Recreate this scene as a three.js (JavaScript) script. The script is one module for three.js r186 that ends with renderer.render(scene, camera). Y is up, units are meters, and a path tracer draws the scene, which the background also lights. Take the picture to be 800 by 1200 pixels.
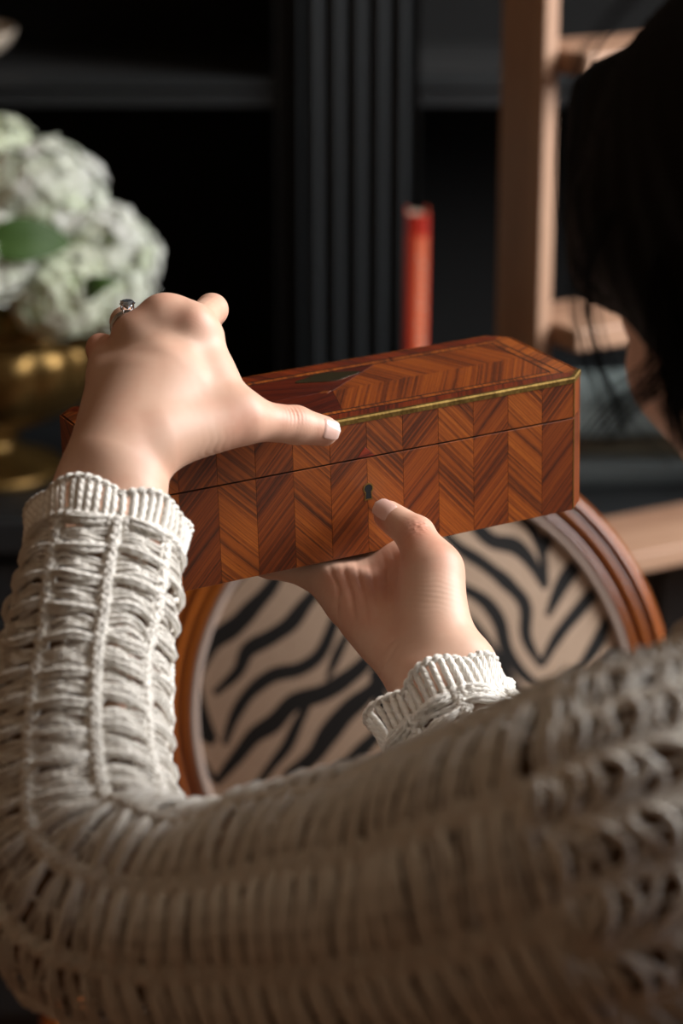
import * as THREE from 'three';
import { mergeGeometries } from 'three/addons/utils/BufferGeometryUtils.js';
import { RoundedBoxGeometry } from 'three/addons/geometries/RoundedBoxGeometry.js';
import { RectAreaLightUniformsLib } from 'three/addons/lights/RectAreaLightUniformsLib.js';

// ---------------------------------------------------------------- camera, sky, light, exposure
const V3 = (x, y, z) => new THREE.Vector3(x, y, z);
const FOCAL = 2833, PITCH = 18 * Math.PI / 180, EYE = V3(0, 1.6, 0);
const scene = new THREE.Scene();
const camera = new THREE.PerspectiveCamera(2 * Math.atan(600 / FOCAL) * 180 / Math.PI, 800 / 1200, 0.05, 40);
camera.position.copy(EYE);
camera.rotation.x = -PITCH;
camera.focus = 1.36;
camera.userData.fStop = 5;
scene.add(camera);
const renderer = new THREE.WebGLRenderer();
renderer.toneMapping = THREE.LinearToneMapping;
renderer.toneMappingExposure = 1.0;
renderer.shadowMap.enabled = true;
RectAreaLightUniformsLib.init();
scene.background = new THREE.Color(1.7, 1.9, 2.2);                 // overcast daylight outside the windows
const WINDOWS = [{ z0: -2.4, z1: -1.1, y0: 1.5, y1: 3.4, power: 24 }, { z0: -0.55, z1: 0.25, y0: 1.5, y1: 3.4, power: 1.2 }];
const ROOM = { x0: -2.6, x1: 2.2, z0: -3.42, z1: 2.6, y1: 3.7 };
for (const w of WINDOWS) {
  const l = new THREE.RectAreaLight(new THREE.Color(1, 0.98, 0.965), w.power, w.z1 - w.z0 - 0.1, w.y1 - w.y0 - 0.1);
  l.name = 'window_daylight';
  l.position.set(ROOM.x1 - 0.02, (w.y0 + w.y1) / 2, (w.z0 + w.z1) / 2);
  l.lookAt(0, (w.y0 + w.y1) / 2 - 0.9, (w.z0 + w.z1) / 2);
  scene.add(l);
}

// ---------------------------------------------------------------- helpers
function at(px, py, d) {                                            // a point of the place, d metres along the view axis
  const u = (px - 400) / FOCAL, v = (600 - py) / FOCAL, c = Math.cos(PITCH), s = Math.sin(PITCH);
  return V3(d * u, EYE.y + d * (v * c - s), -d * (c + v * s));
}
let seedNow = 7;
const rnd = () => { seedNow = (seedNow + 0x6d2b79f5) | 0; let t = Math.imul(seedNow ^ (seedNow >>> 15), 1 | seedNow); t = (t + Math.imul(t ^ (t >>> 7), 61 | t)) ^ t; return ((t ^ (t >>> 14)) >>> 0) / 4294967296; };
const lerp = (a, b, t) => a + (b - a) * t, clamp = (x, a, b) => Math.min(b, Math.max(a, x)), R = (d) => d * Math.PI / 180;
const sstep = (a, b, x) => { const t = clamp((x - a) / (b - a), 0, 1); return t * t * (3 - 2 * t); };
function hash(x, y, z, s) { let h = Math.imul(x | 0, 374761393) ^ Math.imul(y | 0, 668265263) ^ Math.imul(z | 0, 2147483647 - 61) ^ Math.imul(s, 974634521); h = Math.imul(h ^ (h >>> 13), 1274126177); return ((h ^ (h >>> 16)) >>> 0) / 4294967296; }
function noise3(x, y, z, s = 1) {
  const xi = Math.floor(x), yi = Math.floor(y), zi = Math.floor(z);
  let fx = x - xi, fy = y - yi, fz = z - zi;
  fx = fx * fx * (3 - 2 * fx); fy = fy * fy * (3 - 2 * fy); fz = fz * fz * (3 - 2 * fz);
  const h = (a, b, c) => hash(xi + a, yi + b, zi + c, s);
  return lerp(lerp(lerp(h(0, 0, 0), h(1, 0, 0), fx), lerp(h(0, 1, 0), h(1, 1, 0), fx), fy), lerp(lerp(h(0, 0, 1), h(1, 0, 1), fx), lerp(h(0, 1, 1), h(1, 1, 1), fx), fy), fz);
}
// noise that tiles with whole periods in x and y
function tnoise(x, y, px, py, s) {
  const xi = Math.floor(x), yi = Math.floor(y); let fx = x - xi, fy = y - yi;
  fx = fx * fx * (3 - 2 * fx); fy = fy * fy * (3 - 2 * fy);
  const h = (a, b) => hash((((xi + a) % px) + px) % px, (((yi + b) % py) + py) % py, 0, s);
  return lerp(lerp(h(0, 0), h(1, 0), fx), lerp(h(0, 1), h(1, 1), fx), fy);
}
const counts = {};
function numbered(name) { const n = counts[name] = (counts[name] ?? -1) + 1; return n ? name + '_' + String(n).padStart(3, '0') : name; }
function tag(o, label, category, group) { if (label) o.userData.label = label; if (category) o.userData.category = category; if (group) o.userData.group = group; return o; }
function shade(o) { o.castShadow = o.receiveShadow = true; return o; }
function thing(name, label, category, p = V3(0, 0, 0), group) { const g = new THREE.Group(); g.name = numbered(name); g.position.copy(p); scene.add(g); return tag(g, label, category, group); }
function part(parent, name, geo, mat, label) { const m = shade(new THREE.Mesh(geo, mat)); m.name = name; parent.add(m); if (label) m.userData.label = label; return m; }
function struct(name, geo, mat) { const m = part(scene, name, geo, mat); m.userData.kind = 'structure'; return m; }
function stuff(m) { m.userData.kind = 'stuff'; return m; }
const box = (x0, x1, y0, y1, z0, z1) => new THREE.BoxGeometry(x1 - x0, y1 - y0, z1 - z0).translate((x0 + x1) / 2, (y0 + y1) / 2, (z0 + z1) / 2);
const rbox = (x0, x1, y0, y1, z0, z1, r = 0.004, s = 2) => new RoundedBoxGeometry(x1 - x0, y1 - y0, z1 - z0, s, Math.min(r, (x1 - x0) / 2.01, (y1 - y0) / 2.01, (z1 - z0) / 2.01)).translate((x0 + x1) / 2, (y0 + y1) / 2, (z0 + z1) / 2);
function merge(list) { return mergeGeometries(list.map((g) => { g = g.index ? g.toNonIndexed() : g; for (const k of Object.keys(g.attributes)) if (!['position', 'normal', 'uv'].includes(k)) g.deleteAttribute(k); return g; })); }
function dataTexture(w, h, f, srgb = true) {
  const d = new Uint8Array(w * h * 4);
  for (let y = 0; y < h; y++) for (let x = 0; x < w; x++) { const c = f(x / w, y / h), o = (y * w + x) * 4; d[o] = clamp(c[0], 0, 255); d[o + 1] = clamp(c[1], 0, 255); d[o + 2] = clamp(c[2], 0, 255); d[o + 3] = 255; }
  const t = new THREE.DataTexture(d, w, h);
  t.wrapS = t.wrapT = THREE.RepeatWrapping; t.magFilter = THREE.LinearFilter; if (srgb) t.colorSpace = THREE.SRGBColorSpace; t.needsUpdate = true;
  return t;
}
const mixc = (a, b, t) => [lerp(a[0], b[0], t), lerp(a[1], b[1], t), lerp(a[2], b[2], t)];
// wood: grain runs along u
function woodTexture(dark, mid, light, s, { stripes = 28, fine = 170, contrast = 1, along = 1 } = {}) {
  return dataTexture(512, 512, (u, v) => {
    const wob = 0.012 * (tnoise(u * 4, v * 6, 4, 6, s) - 0.5);
    const y = v + wob;
    const n1 = Math.max(1, Math.round(3 * along)), n2 = Math.max(1, Math.round(6 * along)), a = tnoise(u * n1, y * stripes, n1, stripes, s + 1), b = tnoise(u * n2, y * fine, n2, fine, s + 2), c = tnoise(u * 40, y * fine * 1.5, 40, Math.round(fine * 1.5), s + 3), e = tnoise(u * 2, y * 7, 2, 7, s + 4);
    let t = 0.5 + contrast * (0.55 * (a - 0.5) + 0.45 * (b - 0.5) + 0.22 * (c - 0.5) + 0.5 * (e - 0.5));
    t = clamp(t, 0, 1);
    return t < 0.5 ? mixc(dark, mid, t * 2) : mixc(mid, light, t * 2 - 1);
  });
}
const std = (color, roughness = 0.6, extra = {}) => new THREE.MeshStandardMaterial({ color, roughness, ...extra });
const phys = (color, roughness = 0.6, extra = {}) => new THREE.MeshPhysicalMaterial({ color, roughness, ...extra });

// ---------------------------------------------------------------- materials
const veneerTex = woodTexture([56, 24, 7], [142, 72, 19], [186, 108, 36], 11, { stripes: 96, fine: 250, contrast: 0.85, along: 0.34 });
const veneerA = phys(0xe6dcd2, 0.42, { map: veneerTex, clearcoat: 0.35, clearcoatRoughness: 0.2 });
const veneerB = phys(0xcfbba6, 0.42, { map: veneerTex, clearcoat: 0.35, clearcoatRoughness: 0.2 });
const veneerC = phys(0xb8a08a, 0.42, { map: veneerTex, clearcoat: 0.35, clearcoatRoughness: 0.2 });
const veneerDimmed = phys(0x8a5a50, 0.38, { map: veneerTex, clearcoat: 0.6, clearcoatRoughness: 0.2 });  // darker tint stands for a weaker reflection on the lid
const veneerRed = phys(0xb08068, 0.4, { map: veneerTex, clearcoat: 0.5, clearcoatRoughness: 0.2 });
const ebony = phys(0x140a07, 0.4, { clearcoat: 0.4, clearcoatRoughness: 0.25 });
const coreWood = std(0x2a0f08, 0.7);
const brassTex = dataTexture(256, 256, (u, v) => { const t = 0.55 * tnoise(u * 24, v * 24, 24, 24, 3) + 0.45 * tnoise(u * 90, v * 90, 90, 90, 4); return mixc([112, 92, 52], [198, 172, 112], t); });
const brass = std(0xc9bda4, 0.5, { map: brassTex, metalness: 0.9 });
const dullOlive = std(0x4a4a3c, 0.5, { map: brassTex, metalness: 0.5 });
const chairTex = woodTexture([70, 30, 10], [138, 70, 18], [176, 98, 28], 31, { stripes: 10, fine: 60, contrast: 0.7 });
const chairWood = phys(0xffffff, 0.35, { map: chairTex, clearcoat: 0.7, clearcoatRoughness: 0.2 });
const ladderTex = woodTexture([120, 88, 68], [158, 122, 98], [182, 148, 122], 51, { stripes: 8, fine: 70, contrast: 0.7 });
const ladderWood = std(0xffffff, 0.55, { map: ladderTex });
const floorTex = woodTexture([60, 36, 20], [96, 60, 34], [120, 80, 48], 71, { stripes: 12, fine: 90 });
const floorWood = std(0xffffff, 0.5, { map: floorTex });
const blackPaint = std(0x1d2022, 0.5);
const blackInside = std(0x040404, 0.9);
const plaster = std(0x7d6248, 0.9), ceilingPaint = std(0xa08d76, 0.95), framePaint = std(0xcfcac0, 0.6);

// ---------------------------------------------------------------- the room
{
  const { x0, x1, z0, z1, y1 } = ROOM, T = 0.15;
  const planks = struct('floor', box(x0 - T, x1 + T, -0.15, -0.012, z0 - T, z1 + T), coreWood);
  const variants = [0, 1, 2, 3].map((k) => { const g = box(0, 0.14, 0, 0.012, 0, 1.2), uv = g.attributes.uv, p = g.attributes.position; for (let i = 0; i < uv.count; i++) uv.setXY(i, p.getZ(i) * 0.8 + k * 0.31, p.getX(i) * 1.4 + k * 0.23); return g; });
  let n = 0;
  for (let i = 0; i * 0.1415 < x1 - x0 - 0.14; i++) for (let j = 0; j < 5; j++) { const m = part(planks, 'plank', variants[n++ % 4], floorWood); m.position.set(x0 + i * 0.1415, -0.012, z0 + j * 1.202 + (i % 2 ? 0 : 0)); }
  struct('ceiling', box(x0 - T, x1 + T, y1, y1 + T, z0 - T, z1 + T), ceilingPaint);
  struct('wall_back', box(x0 - T, x1 + T, -0.15, y1, z0 - T, z0), blackPaint);
  struct('wall_front', box(x0 - T, x1 + T, -0.15, y1, z1, z1 + T), plaster);
  struct('wall_left', box(x0 - T, x0, -0.15, y1, z0, z1), plaster);
  const pieces = []; let z = z0;
  for (const w of WINDOWS) { pieces.push(box(x1, x1 + T, -0.15, y1, z, w.z0), box(x1, x1 + T, -0.15, w.y0, w.z0, w.z1), box(x1, x1 + T, w.y1, y1, w.z0, w.z1)); z = w.z1; }
  pieces.push(box(x1, x1 + T, -0.15, y1, z, z1));
  struct('wall_right', merge(pieces), plaster);
  const glass = phys(0xffffff, 0, { transmission: 1, thickness: 0 });
  WINDOWS.forEach((w, i) => {
    const X = x1 + 0.07, f = 0.05;
    const fr = struct('window_' + (i + 1), merge([box(X, X + 0.05, w.y0, w.y0 + f, w.z0, w.z1), box(X, X + 0.05, w.y1 - f, w.y1, w.z0, w.z1), box(X, X + 0.05, w.y0 + f, w.y1 - f, w.z0, w.z0 + f), box(X, X + 0.05, w.y0 + f, w.y1 - f, w.z1 - f, w.z1)]), framePaint);
    part(fr, 'pane', box(X + 0.02, X + 0.026, w.y0 + f, w.y1 - f, w.z0 + f, w.z1 - f), glass);
  });
}

// ---------------------------------------------------------------- black bookcase
const COUNTER = 0.74;
{
  const g = thing('bookcase', 'tall black bookcase with fluted pilaster and open shelves behind everything', 'bookcase', V3(0, 0, -3.2));
  const Z0 = -0.2, ZF = 0.2;                                        // back, pilaster face (z = -3.0)
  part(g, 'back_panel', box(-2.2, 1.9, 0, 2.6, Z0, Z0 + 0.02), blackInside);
  part(g, 'countertop', rbox(-2.2, 1.9, COUNTER - 0.045, COUNTER, Z0 + 0.02, 0.58, 0.006), blackPaint);
  const doorG = rbox(0, 0.48, 0.09, COUNTER - 0.06, 0.54, 0.562, 0.004), panelG = rbox(0.07, 0.41, 0.16, COUNTER - 0.13, 0.557, 0.568, 0.003), knobG = new THREE.SphereGeometry(0.013, 16, 12).translate(0.44, 0.45, 0.585);
  part(g, 'base_cabinet', box(-2.2, 1.9, 0, COUNTER - 0.045, Z0 + 0.02, 0.54), blackPaint);
  for (let i = 0; i < 8; i++) { const d = part(g, 'door', doorG, blackPaint); d.position.x = -2.18 + i * 0.51; part(d, 'door_panel', panelG, blackPaint); part(d, 'knob', knobG, brass); }
  // fluted pilasters: reeds with hollows between, swept straight up
  const reeds = 5, W = 0.147, sh = new THREE.Shape();
  sh.moveTo(-W / 2, -0.06); sh.lineTo(-W / 2, 0);
  for (let i = 0; i <= 120; i++) { const t = i / 120, x = -W / 2 + 0.006 + t * (W - 0.012), ph = (t * reeds) % 1; sh.lineTo(x, -0.014 * Math.pow(Math.abs(Math.cos(Math.PI * ph)), 1.5) + 0.002); }
  sh.lineTo(W / 2, 0); sh.lineTo(W / 2, -0.06); sh.closePath();
  const pil = new THREE.ExtrudeGeometry(sh, { depth: 2.6 - COUNTER, bevelEnabled: false }).rotateX(-Math.PI / 2).scale(1, 1, -1);
  const flip = (geo) => { const p = geo.attributes.position; for (let i = 0; i < p.count; i += 3) for (const a of Object.values(geo.attributes)) for (let c = 0; c < a.itemSize; c++) { const s = a.array[(i + 1) * a.itemSize + c]; a.array[(i + 1) * a.itemSize + c] = a.array[(i + 2) * a.itemSize + c]; a.array[(i + 2) * a.itemSize + c] = s; } return geo; };
  const pilG = flip(pil.index ? pil.toNonIndexed() : pil); pilG.computeVertexNormals();
  for (const x of [-1.3, 0.022, 1.35]) {
    const m = part(g, 'pilaster', pilG, blackPaint); m.position.set(x, COUNTER, ZF);
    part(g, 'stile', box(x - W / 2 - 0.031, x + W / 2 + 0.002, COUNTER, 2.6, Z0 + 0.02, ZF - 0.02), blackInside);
  }
  // shelves with a moulded front edge
  const prof = new THREE.Shape([[-0.03, 0], [0, 0], [0.006, -0.004], [0.006, -0.011], [-0.003, -0.0135], [-0.003, -0.0165], [0.004, -0.019], [0.004, -0.033], [-0.004, -0.036], [-0.03, -0.036]].map((p) => new THREE.Vector2(...p)));
  for (const [xa, xb] of [[-1.198, -0.083], [0.098, 1.243]]) for (const y of [1.183, 1.63, 2.08]) {
    const s = new THREE.ExtrudeGeometry(prof, { depth: xb - xa, bevelEnabled: false }).rotateY(-Math.PI / 2).translate(0, 0, 0);
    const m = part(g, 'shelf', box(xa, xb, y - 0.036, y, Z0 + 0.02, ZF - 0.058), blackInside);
    part(m, 'shelf_moulding', s.translate(xb, y, ZF - 0.03), blackPaint);
  }
  part(g, 'cornice', rbox(-2.2, 1.9, 2.56, 2.68, Z0, ZF + 0.05, 0.01), blackPaint);
}

// ---------------------------------------------------------------- library ladder
{
  const g = thing('library_ladder', 'wooden library ladder with flat treads leaning by the black bookcase', 'ladder', V3(0.201, 0, -2.42));
  g.rotation.y = R(30);
  const uvBox = (geo, k) => { const p = geo.attributes.position, uv = geo.attributes.uv; for (let i = 0; i < uv.count; i++) k ? uv.setXY(i, p.getX(i) * 1.5, p.getZ(i) * 3 + p.getY(i) * 3) : uv.setXY(i, p.getY(i) * 1.2, (p.getX(i) + p.getZ(i)) * 3); return geo; };
  const st = uvBox(rbox(0, 0.018, 0, 2.25, -0.078, 0, 0.003), 0), tr = uvBox(rbox(0.018, 0.418, -0.024, 0, -0.076, 0.045, 0.004), 1);
  part(g, 'stile', st, ladderWood); part(g, 'stile', st, ladderWood).position.x = 0.418;
  for (const y of [0.235, 0.5, 0.762, 1.017, 1.295, 1.575, 1.85, 2.12]) part(g, 'tread', tr, ladderWood).position.y = y;
}

// ---------------------------------------------------------------- books, bowl, vase and flowers on the bookcase
function makeBook(name, label, w, h, d, cover, group) {              // spine towards +z, standing
  const g = thing(name, label, 'book', V3(0, 0, 0), group), t = 0.003, pages = std(0xd8cdb8, 0.85);
  part(g, 'page_block', box(-w / 2 + t, w / 2 - t, 0.004, h - 0.004, -d + 0.004, -0.004), pages);
  part(g, 'cover', merge([rbox(-w / 2, -w / 2 + t, 0, h, -d, 0, 0.001, 1), rbox(w / 2 - t, w / 2, 0, h, -d, 0, 0.001, 1), new THREE.CylinderGeometry(w / 2, w / 2, h, 16, 1, false, -Math.PI / 2, Math.PI).scale(1, 1, 0.35).translate(0, h / 2, -0.001)]), cover);
  return g;
}
{
  const c = document.createElement('canvas'); c.width = 64; c.height = 512; const x = c.getContext('2d');
  x.fillStyle = '#de4426'; x.fillRect(0, 0, 64, 512);
  x.fillStyle = '#ee8058'; x.fillRect(30, 40, 22, 440);
  x.fillStyle = '#e8b49a'; for (let i = 0; i < 26; i++) x.fillRect(34 + rnd() * 8, 70 + i * 15, 4 + rnd() * 9, 5 + rnd() * 6);
  x.fillStyle = '#c02c18'; x.fillRect(0, 0, 64, 34);
  const tx = new THREE.CanvasTexture(c); tx.colorSpace = THREE.SRGBColorSpace;
  const b = makeBook('book', 'tall slim red book standing upright in front of the fluted black pilaster', 0.025, 0.333, 0.05, std(0xffffff, 0.55, { map: tx }));
  b.position.set(0.0835, COUNTER, -2.715); b.rotation.z = R(-0.6);
  const spots = [[0.4, 0, 0.26, 0.2, 0.03, 0x474d4d, 4, 'thick dark grey book lying at the bottom of the stack on the counter'], [0.39, 0.03, 0.25, 0.19, 0.034, 0x5f5a4a, -3, 'drab beige book lying in the middle of the stack on the counter'], [0.385, 0.064, 0.24, 0.18, 0.032, 0x6b7675, 7, 'pale blue grey book lying on top of the stack on the counter']];
  for (const [bx, by, l, d, w, col, turn, label] of spots) {
    const k = makeBook('book', label, w, l, d, std(col, 0.7), 'books stacked flat on the black counter');
    k.rotation.set(0, R(turn), Math.PI / 2, 'YXZ'); k.position.set(bx + l / 2, COUNTER + by + w / 2 + 0.0005, -2.76);
  }
  const bowl = new THREE.LatheGeometry([[0.0, 0.004], [0.05, 0.004], [0.055, 0], [0.062, 0.004], [0.1, 0.022], [0.121, 0.04], [0.128, 0.055], [0.125, 0.057], [0.115, 0.042], [0.09, 0.024], [0, 0.012]].map((p) => new THREE.Vector2(...p)), 64);
  tag(part(scene, 'bowl', bowl, phys(0xcfc0ae, 0.35, { clearcoat: 0.5 })), 'cream ceramic bowl on the upper left shelf of the black bookcase', 'bowl').position.set(-0.535, 1.184, -3.06);
}
const VASE = V3(-0.425, COUNTER, -2.8);
{
  const g = thing('vase', 'ribbed brass bowl vase on a round foot holding white hydrangeas', 'vase', VASE);
  const pr = [[0.086, 0], [0.09, 0.004], [0.088, 0.012], [0.06, 0.024], [0.04, 0.034], [0.034, 0.046], [0.042, 0.056], [0.05, 0.062], [0.05, 0.068], [0.085, 0.076], [0.125, 0.098], [0.148, 0.13], [0.154, 0.155], [0.148, 0.178], [0.138, 0.19], [0.146, 0.2], [0.149, 0.204], [0.144, 0.206], [0.134, 0.192], [0.142, 0.16], [0.11, 0.11], [0, 0.09]];
  const cv = new THREE.CatmullRomCurve3(pr.map((p) => V3(p[0], p[1], 0)), false, 'centripetal').getPoints(110).map((p) => new THREE.Vector2(Math.max(p.x, 0), p.y));
  const geo = new THREE.LatheGeometry(cv, 144), p = geo.attributes.position;
  for (let i = 0; i < p.count; i++) { const x = p.getX(i), y = p.getY(i), z = p.getZ(i), r = Math.hypot(x, z), a = Math.atan2(z, x), k = sstep(0.075, 0.1, y) * (1 - sstep(0.165, 0.185, y)); const f = 1 + k * 0.03 * (Math.abs(Math.sin(a * 9)) - 0.6); if (r > 0.04) p.setXYZ(i, x * f, y, z * f); }
  geo.computeVertexNormals();
  part(g, 'bowl', geo, std(0xd6c6b4, 0.3, { map: brassTex, metalness: 0.8 }));
}
{
  const petal = (() => { const s = []; for (const k of [0, 1, 2, 3]) { const g = new THREE.SphereGeometry(1, 6, 4).scale(0.0075, 0.0018, 0.0068).translate(0.0072, 0.001, 0).rotateZ(0.25).rotateY(k * Math.PI / 2); s.push(g); } s.push(new THREE.SphereGeometry(0.0016, 6, 4).translate(0, 0.002, 0)); return merge(s); })();
  const tinted = (g, c) => { g.setAttribute('color', new THREE.Float32BufferAttribute(new Array(g.attributes.position.count).fill(0).flatMap(() => c), 3)); return g; };
  const white = std(0xf1f3ec, 0.8, { vertexColors: true }), green = std(0xe4e9d4, 0.8, { vertexColors: true }), core = std(0xa9b884, 0.9), stem = std(0x55702f, 0.7), leafM = phys(0x3c5a22, 0.55);
  const heads = [[52, 242, 2.8, 0.066, white, 'large white hydrangea head at the top of the brass vase'], [120, 302, 2.79, 0.058, white, 'white hydrangea head leaning out at the right of the vase'], [70, 340, 2.72, 0.047, green, 'greenish white hydrangea head low at the front rim of the vase'], [-12, 302, 2.68, 0.044, white, 'bright white hydrangea head cut off at the left edge of the photo'], [-14, 190, 2.84, 0.05, green, 'green tinged hydrangea head highest at the left edge'], [135, 348, 2.77, 0.036, white, 'small white hydrangea head hanging over the right rim of the vase']];
  for (const [px, py, d, r, m, label] of heads) {
    const c = at(px, py, d), base = VASE.clone().add(V3(0, 0.12, 0)), g = thing('hydrangea', label, 'flower', base, 'hydrangeas in the brass vase');
    const rel = c.clone().sub(base);
    const cv = new THREE.QuadraticBezierCurve3(V3((rnd() - 0.5) * 0.04, -0.01, (rnd() - 0.5) * 0.04), V3(rel.x * 0.35, rel.y * 0.6, rel.z * 0.35), rel);
    part(g, 'stem', new THREE.TubeGeometry(cv, 10, 0.003, 6), stem);
    const list = [], q = new THREE.Quaternion(), up = V3(0, 1, 0), n = Math.round(105 * (r / 0.055) ** 2);
    for (let i = 0; i < n; i++) {
      const y = 1 - 2 * (i + 0.5) / n, a = i * 2.39996, s = Math.sqrt(1 - y * y), dir = V3(Math.cos(a) * s, y, Math.sin(a) * s);
      const k = r * (0.82 + 0.3 * rnd()), g0 = 0.55 * rnd() * rnd();
      q.setFromUnitVectors(up, dir.clone().add(V3(rnd() - 0.5, rnd() - 0.5, rnd() - 0.5).multiplyScalar(0.5)).normalize());
      list.push(tinted(petal.clone(), [1 - 0.4 * g0, 1 - 0.22 * g0, 1 - 0.65 * g0]).applyMatrix4(new THREE.Matrix4().compose(rel.clone().addScaledVector(dir, k), q, V3(1, 1, 1).multiplyScalar(1 + 0.35 * rnd()))));
    }
    stuff(part(g, 'florets', mergeGeometries(list), m));
    part(g, 'flower_core', new THREE.SphereGeometry(r * 0.8, 16, 12).translate(rel.x, rel.y, rel.z), core);
  }
  const leaf = (L, W) => { const g = new THREE.SphereGeometry(1, 20, 12).scale(L / 2, 0.0016, W / 2), p = g.attributes.position; for (let i = 0; i < p.count; i++) { const x = p.getX(i) / (L / 2), z = p.getZ(i); p.setXYZ(i, p.getX(i), p.getY(i) - 0.014 * x * x + 0.25 * Math.abs(z), z * (1 - 0.35 * x) * Math.sqrt(Math.max(0, 1 - 0.4 * x * x))); } g.computeVertexNormals(); return g; };
  for (const [px, py, d, L, rx, ry, rz, label] of [[36, 282, 2.64, 0.1, 1.15, 0.1, -0.35, 'broad dark green leaf between the hydrangea heads'], [112, 336, 2.67, 0.05, 1.0, 0.3, 0.5, 'small green leaf near the rim under the right hydrangea']]) {
    const m = part(scene, numbered('leaf'), leaf(L, L * 0.5), leafM); m.position.copy(at(px, py, d)); m.rotation.set(rx, ry, rz); tag(m, label, 'leaf');
  }
}

// ---------------------------------------------------------------- zebra armchair
{
  const g = thing('armchair', 'oval back wooden armchair upholstered in black and cream zebra stripes', 'armchair', V3(0.063, 0, -1.73));
  const A = 0.2315, B = 0.247, S = 0.2315 / 305;                    // metres per pixel of the pattern drawing
  // zebra print, stripes drawn as strokes in the plane of the back (x, y from the centre, in units of S)
  const c = document.createElement('canvas'); c.width = c.height = 1024; const x = c.getContext('2d');
  x.fillStyle = '#b39a84'; x.fillRect(0, 0, 1024, 1024);
  for (let i = 0; i < 9000; i++) { x.fillStyle = `rgba(${rnd() < 0.5 ? '120,95,75' : '225,205,185'},0.10)`; x.fillRect(rnd() * 1024, rnd() * 1024, 2 + rnd() * 3, 3 + rnd() * 6); }
  const K = 1024 / 640, cx = 483, cy = 835;
  const stroke = (pts, w) => {
    const P = new THREE.CatmullRomCurve3(pts.map((p) => V3(p[0], p[1], 0)), false, 'centripetal').getPoints(60);
    x.fillStyle = '#100d0c';
    const L = [], Rr = [];
    P.forEach((p, i) => { const a = P[Math.max(0, i - 1)], b = P[Math.min(60, i + 1)], t = i / 60, l = Math.hypot(b.x - a.x, b.y - a.y) || 1, k = w / 2 * Math.pow(Math.sin(Math.PI * (0.06 + 0.88 * t)), 0.55) * (0.8 + 0.45 * noise3(p.x * 0.04, p.y * 0.04, w, 5)); L.push([p.x - (b.y - a.y) / l * k, p.y + (b.x - a.x) / l * k]); Rr.push([p.x + (b.y - a.y) / l * k, p.y - (b.x - a.x) / l * k]); });
    x.beginPath(); [...L, ...Rr.reverse()].forEach((p, i) => { const X = 512 + (p[0] - cx) * K, Y = 512 + (p[1] - cy) * K; i ? x.lineTo(X, Y) : x.moveTo(X, Y); }); x.fill();
  };
  const from = (ox, oy, k, w, ...p) => stroke(p.map(([a, b]) => [ox + a / k, oy + b / k]), w * 1.3 / k);
  const l = (w, ...p) => from(190, 640, 2.667, w, ...p), r = (w, ...p) => from(500, 580, 2.857, w, ...p);
  l(42, [400, 40], [345, 140], [290, 200], [230, 260], [160, 310], [105, 400], [110, 470], [165, 600]);
  l(36, [540, 90], [450, 190], [400, 250], [340, 290], [270, 330], [240, 390], [165, 460]);
  l(34, [580, 110], [535, 250], [490, 340], [430, 380], [350, 400], [280, 450], [230, 520], [195, 610]);
  l(20, [600, 240], [550, 330], [515, 410]);
  l(42, [700, 250], [640, 350], [570, 410], [500, 450], [410, 480], [350, 540], [290, 580], [240, 640], [165, 730]);
  l(28, [470, 460], [430, 530], [390, 610], [350, 660], [290, 740]);
  l(46, [680, 400], [640, 450], [580, 500], [520, 570], [470, 640], [385, 700]);
  l(34, [760, 480], [680, 560], [620, 620], [560, 680], [470, 760], [380, 850]);
  l(26, [760, 600], [700, 640], [650, 680], [610, 750], [540, 830]);
  l(46, [660, 330], [700, 400], [760, 450], [830, 520]); l(34, [655, 380], [680, 460], [700, 530], [760, 600]);
  l(50, [300, 60], [200, 140], [130, 220], [90, 290]); l(46, [150, 90], [80, 200], [40, 330]);
  l(30, [60, 590], [110, 660], [165, 720]); l(30, [70, 500], [110, 560], [160, 610]); l(26, [30, 680], [100, 760], [160, 800]);
  r(36, [60, 60], [150, 130], [210, 180], [290, 200], [350, 260], [390, 330]);
  r(34, [20, 120], [100, 200], [180, 250], [270, 320], [320, 380], [325, 480], [375, 570]);
  r(32, [30, 260], [110, 320], [190, 370], [235, 430], [260, 520], [310, 590], [385, 650]);
  r(28, [240, 30], [290, 90], [340, 140], [375, 210], [392, 320]);
  r(30, [470, 80], [420, 140], [390, 190], [378, 230]); r(22, [330, 40], [360, 80], [382, 120]);
  r(40, [540, 200], [500, 250], [450, 310], [395, 415]);
  r(32, [620, 290], [570, 330], [500, 400], [430, 480], [375, 570]);
  r(30, [660, 370], [610, 420], [560, 510], [500, 590], [440, 640]);
  r(30, [690, 490], [640, 530], [590, 570], [530, 650], [470, 720]);
  r(26, [60, 370], [130, 420], [200, 500], [260, 590], [340, 690]);
  r(34, [-20, -60], [80, -10], [180, 10], [260, 40], [320, 40]); r(34, [-60, -180], [60, -120], [180, -90], [280, -60], [350, 30]);
  l(36, [560, -90], [500, 0], [440, 50], [380, 110]); l(36, [640, -140], [600, -40], [560, 60], [520, 160]);
  r(34, [-90, 330], [-30, 400], [40, 470], [110, 560], [170, 660], [220, 780]); r(34, [-160, 400], [-90, 470], [-20, 560], [50, 660], [100, 790]);
  l(40, [900, 560], [830, 620], [760, 690], [690, 770], [600, 880]); l(36, [960, 640], [900, 720], [820, 800], [760, 900]);
  r(34, [700, 560], [640, 650], [570, 720], [500, 800], [420, 860]); r(34, [640, 690], [560, 770], [480, 860], [380, 940]); r(30, [380, 700], [330, 790], [260, 880], [170, 980]);
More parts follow.
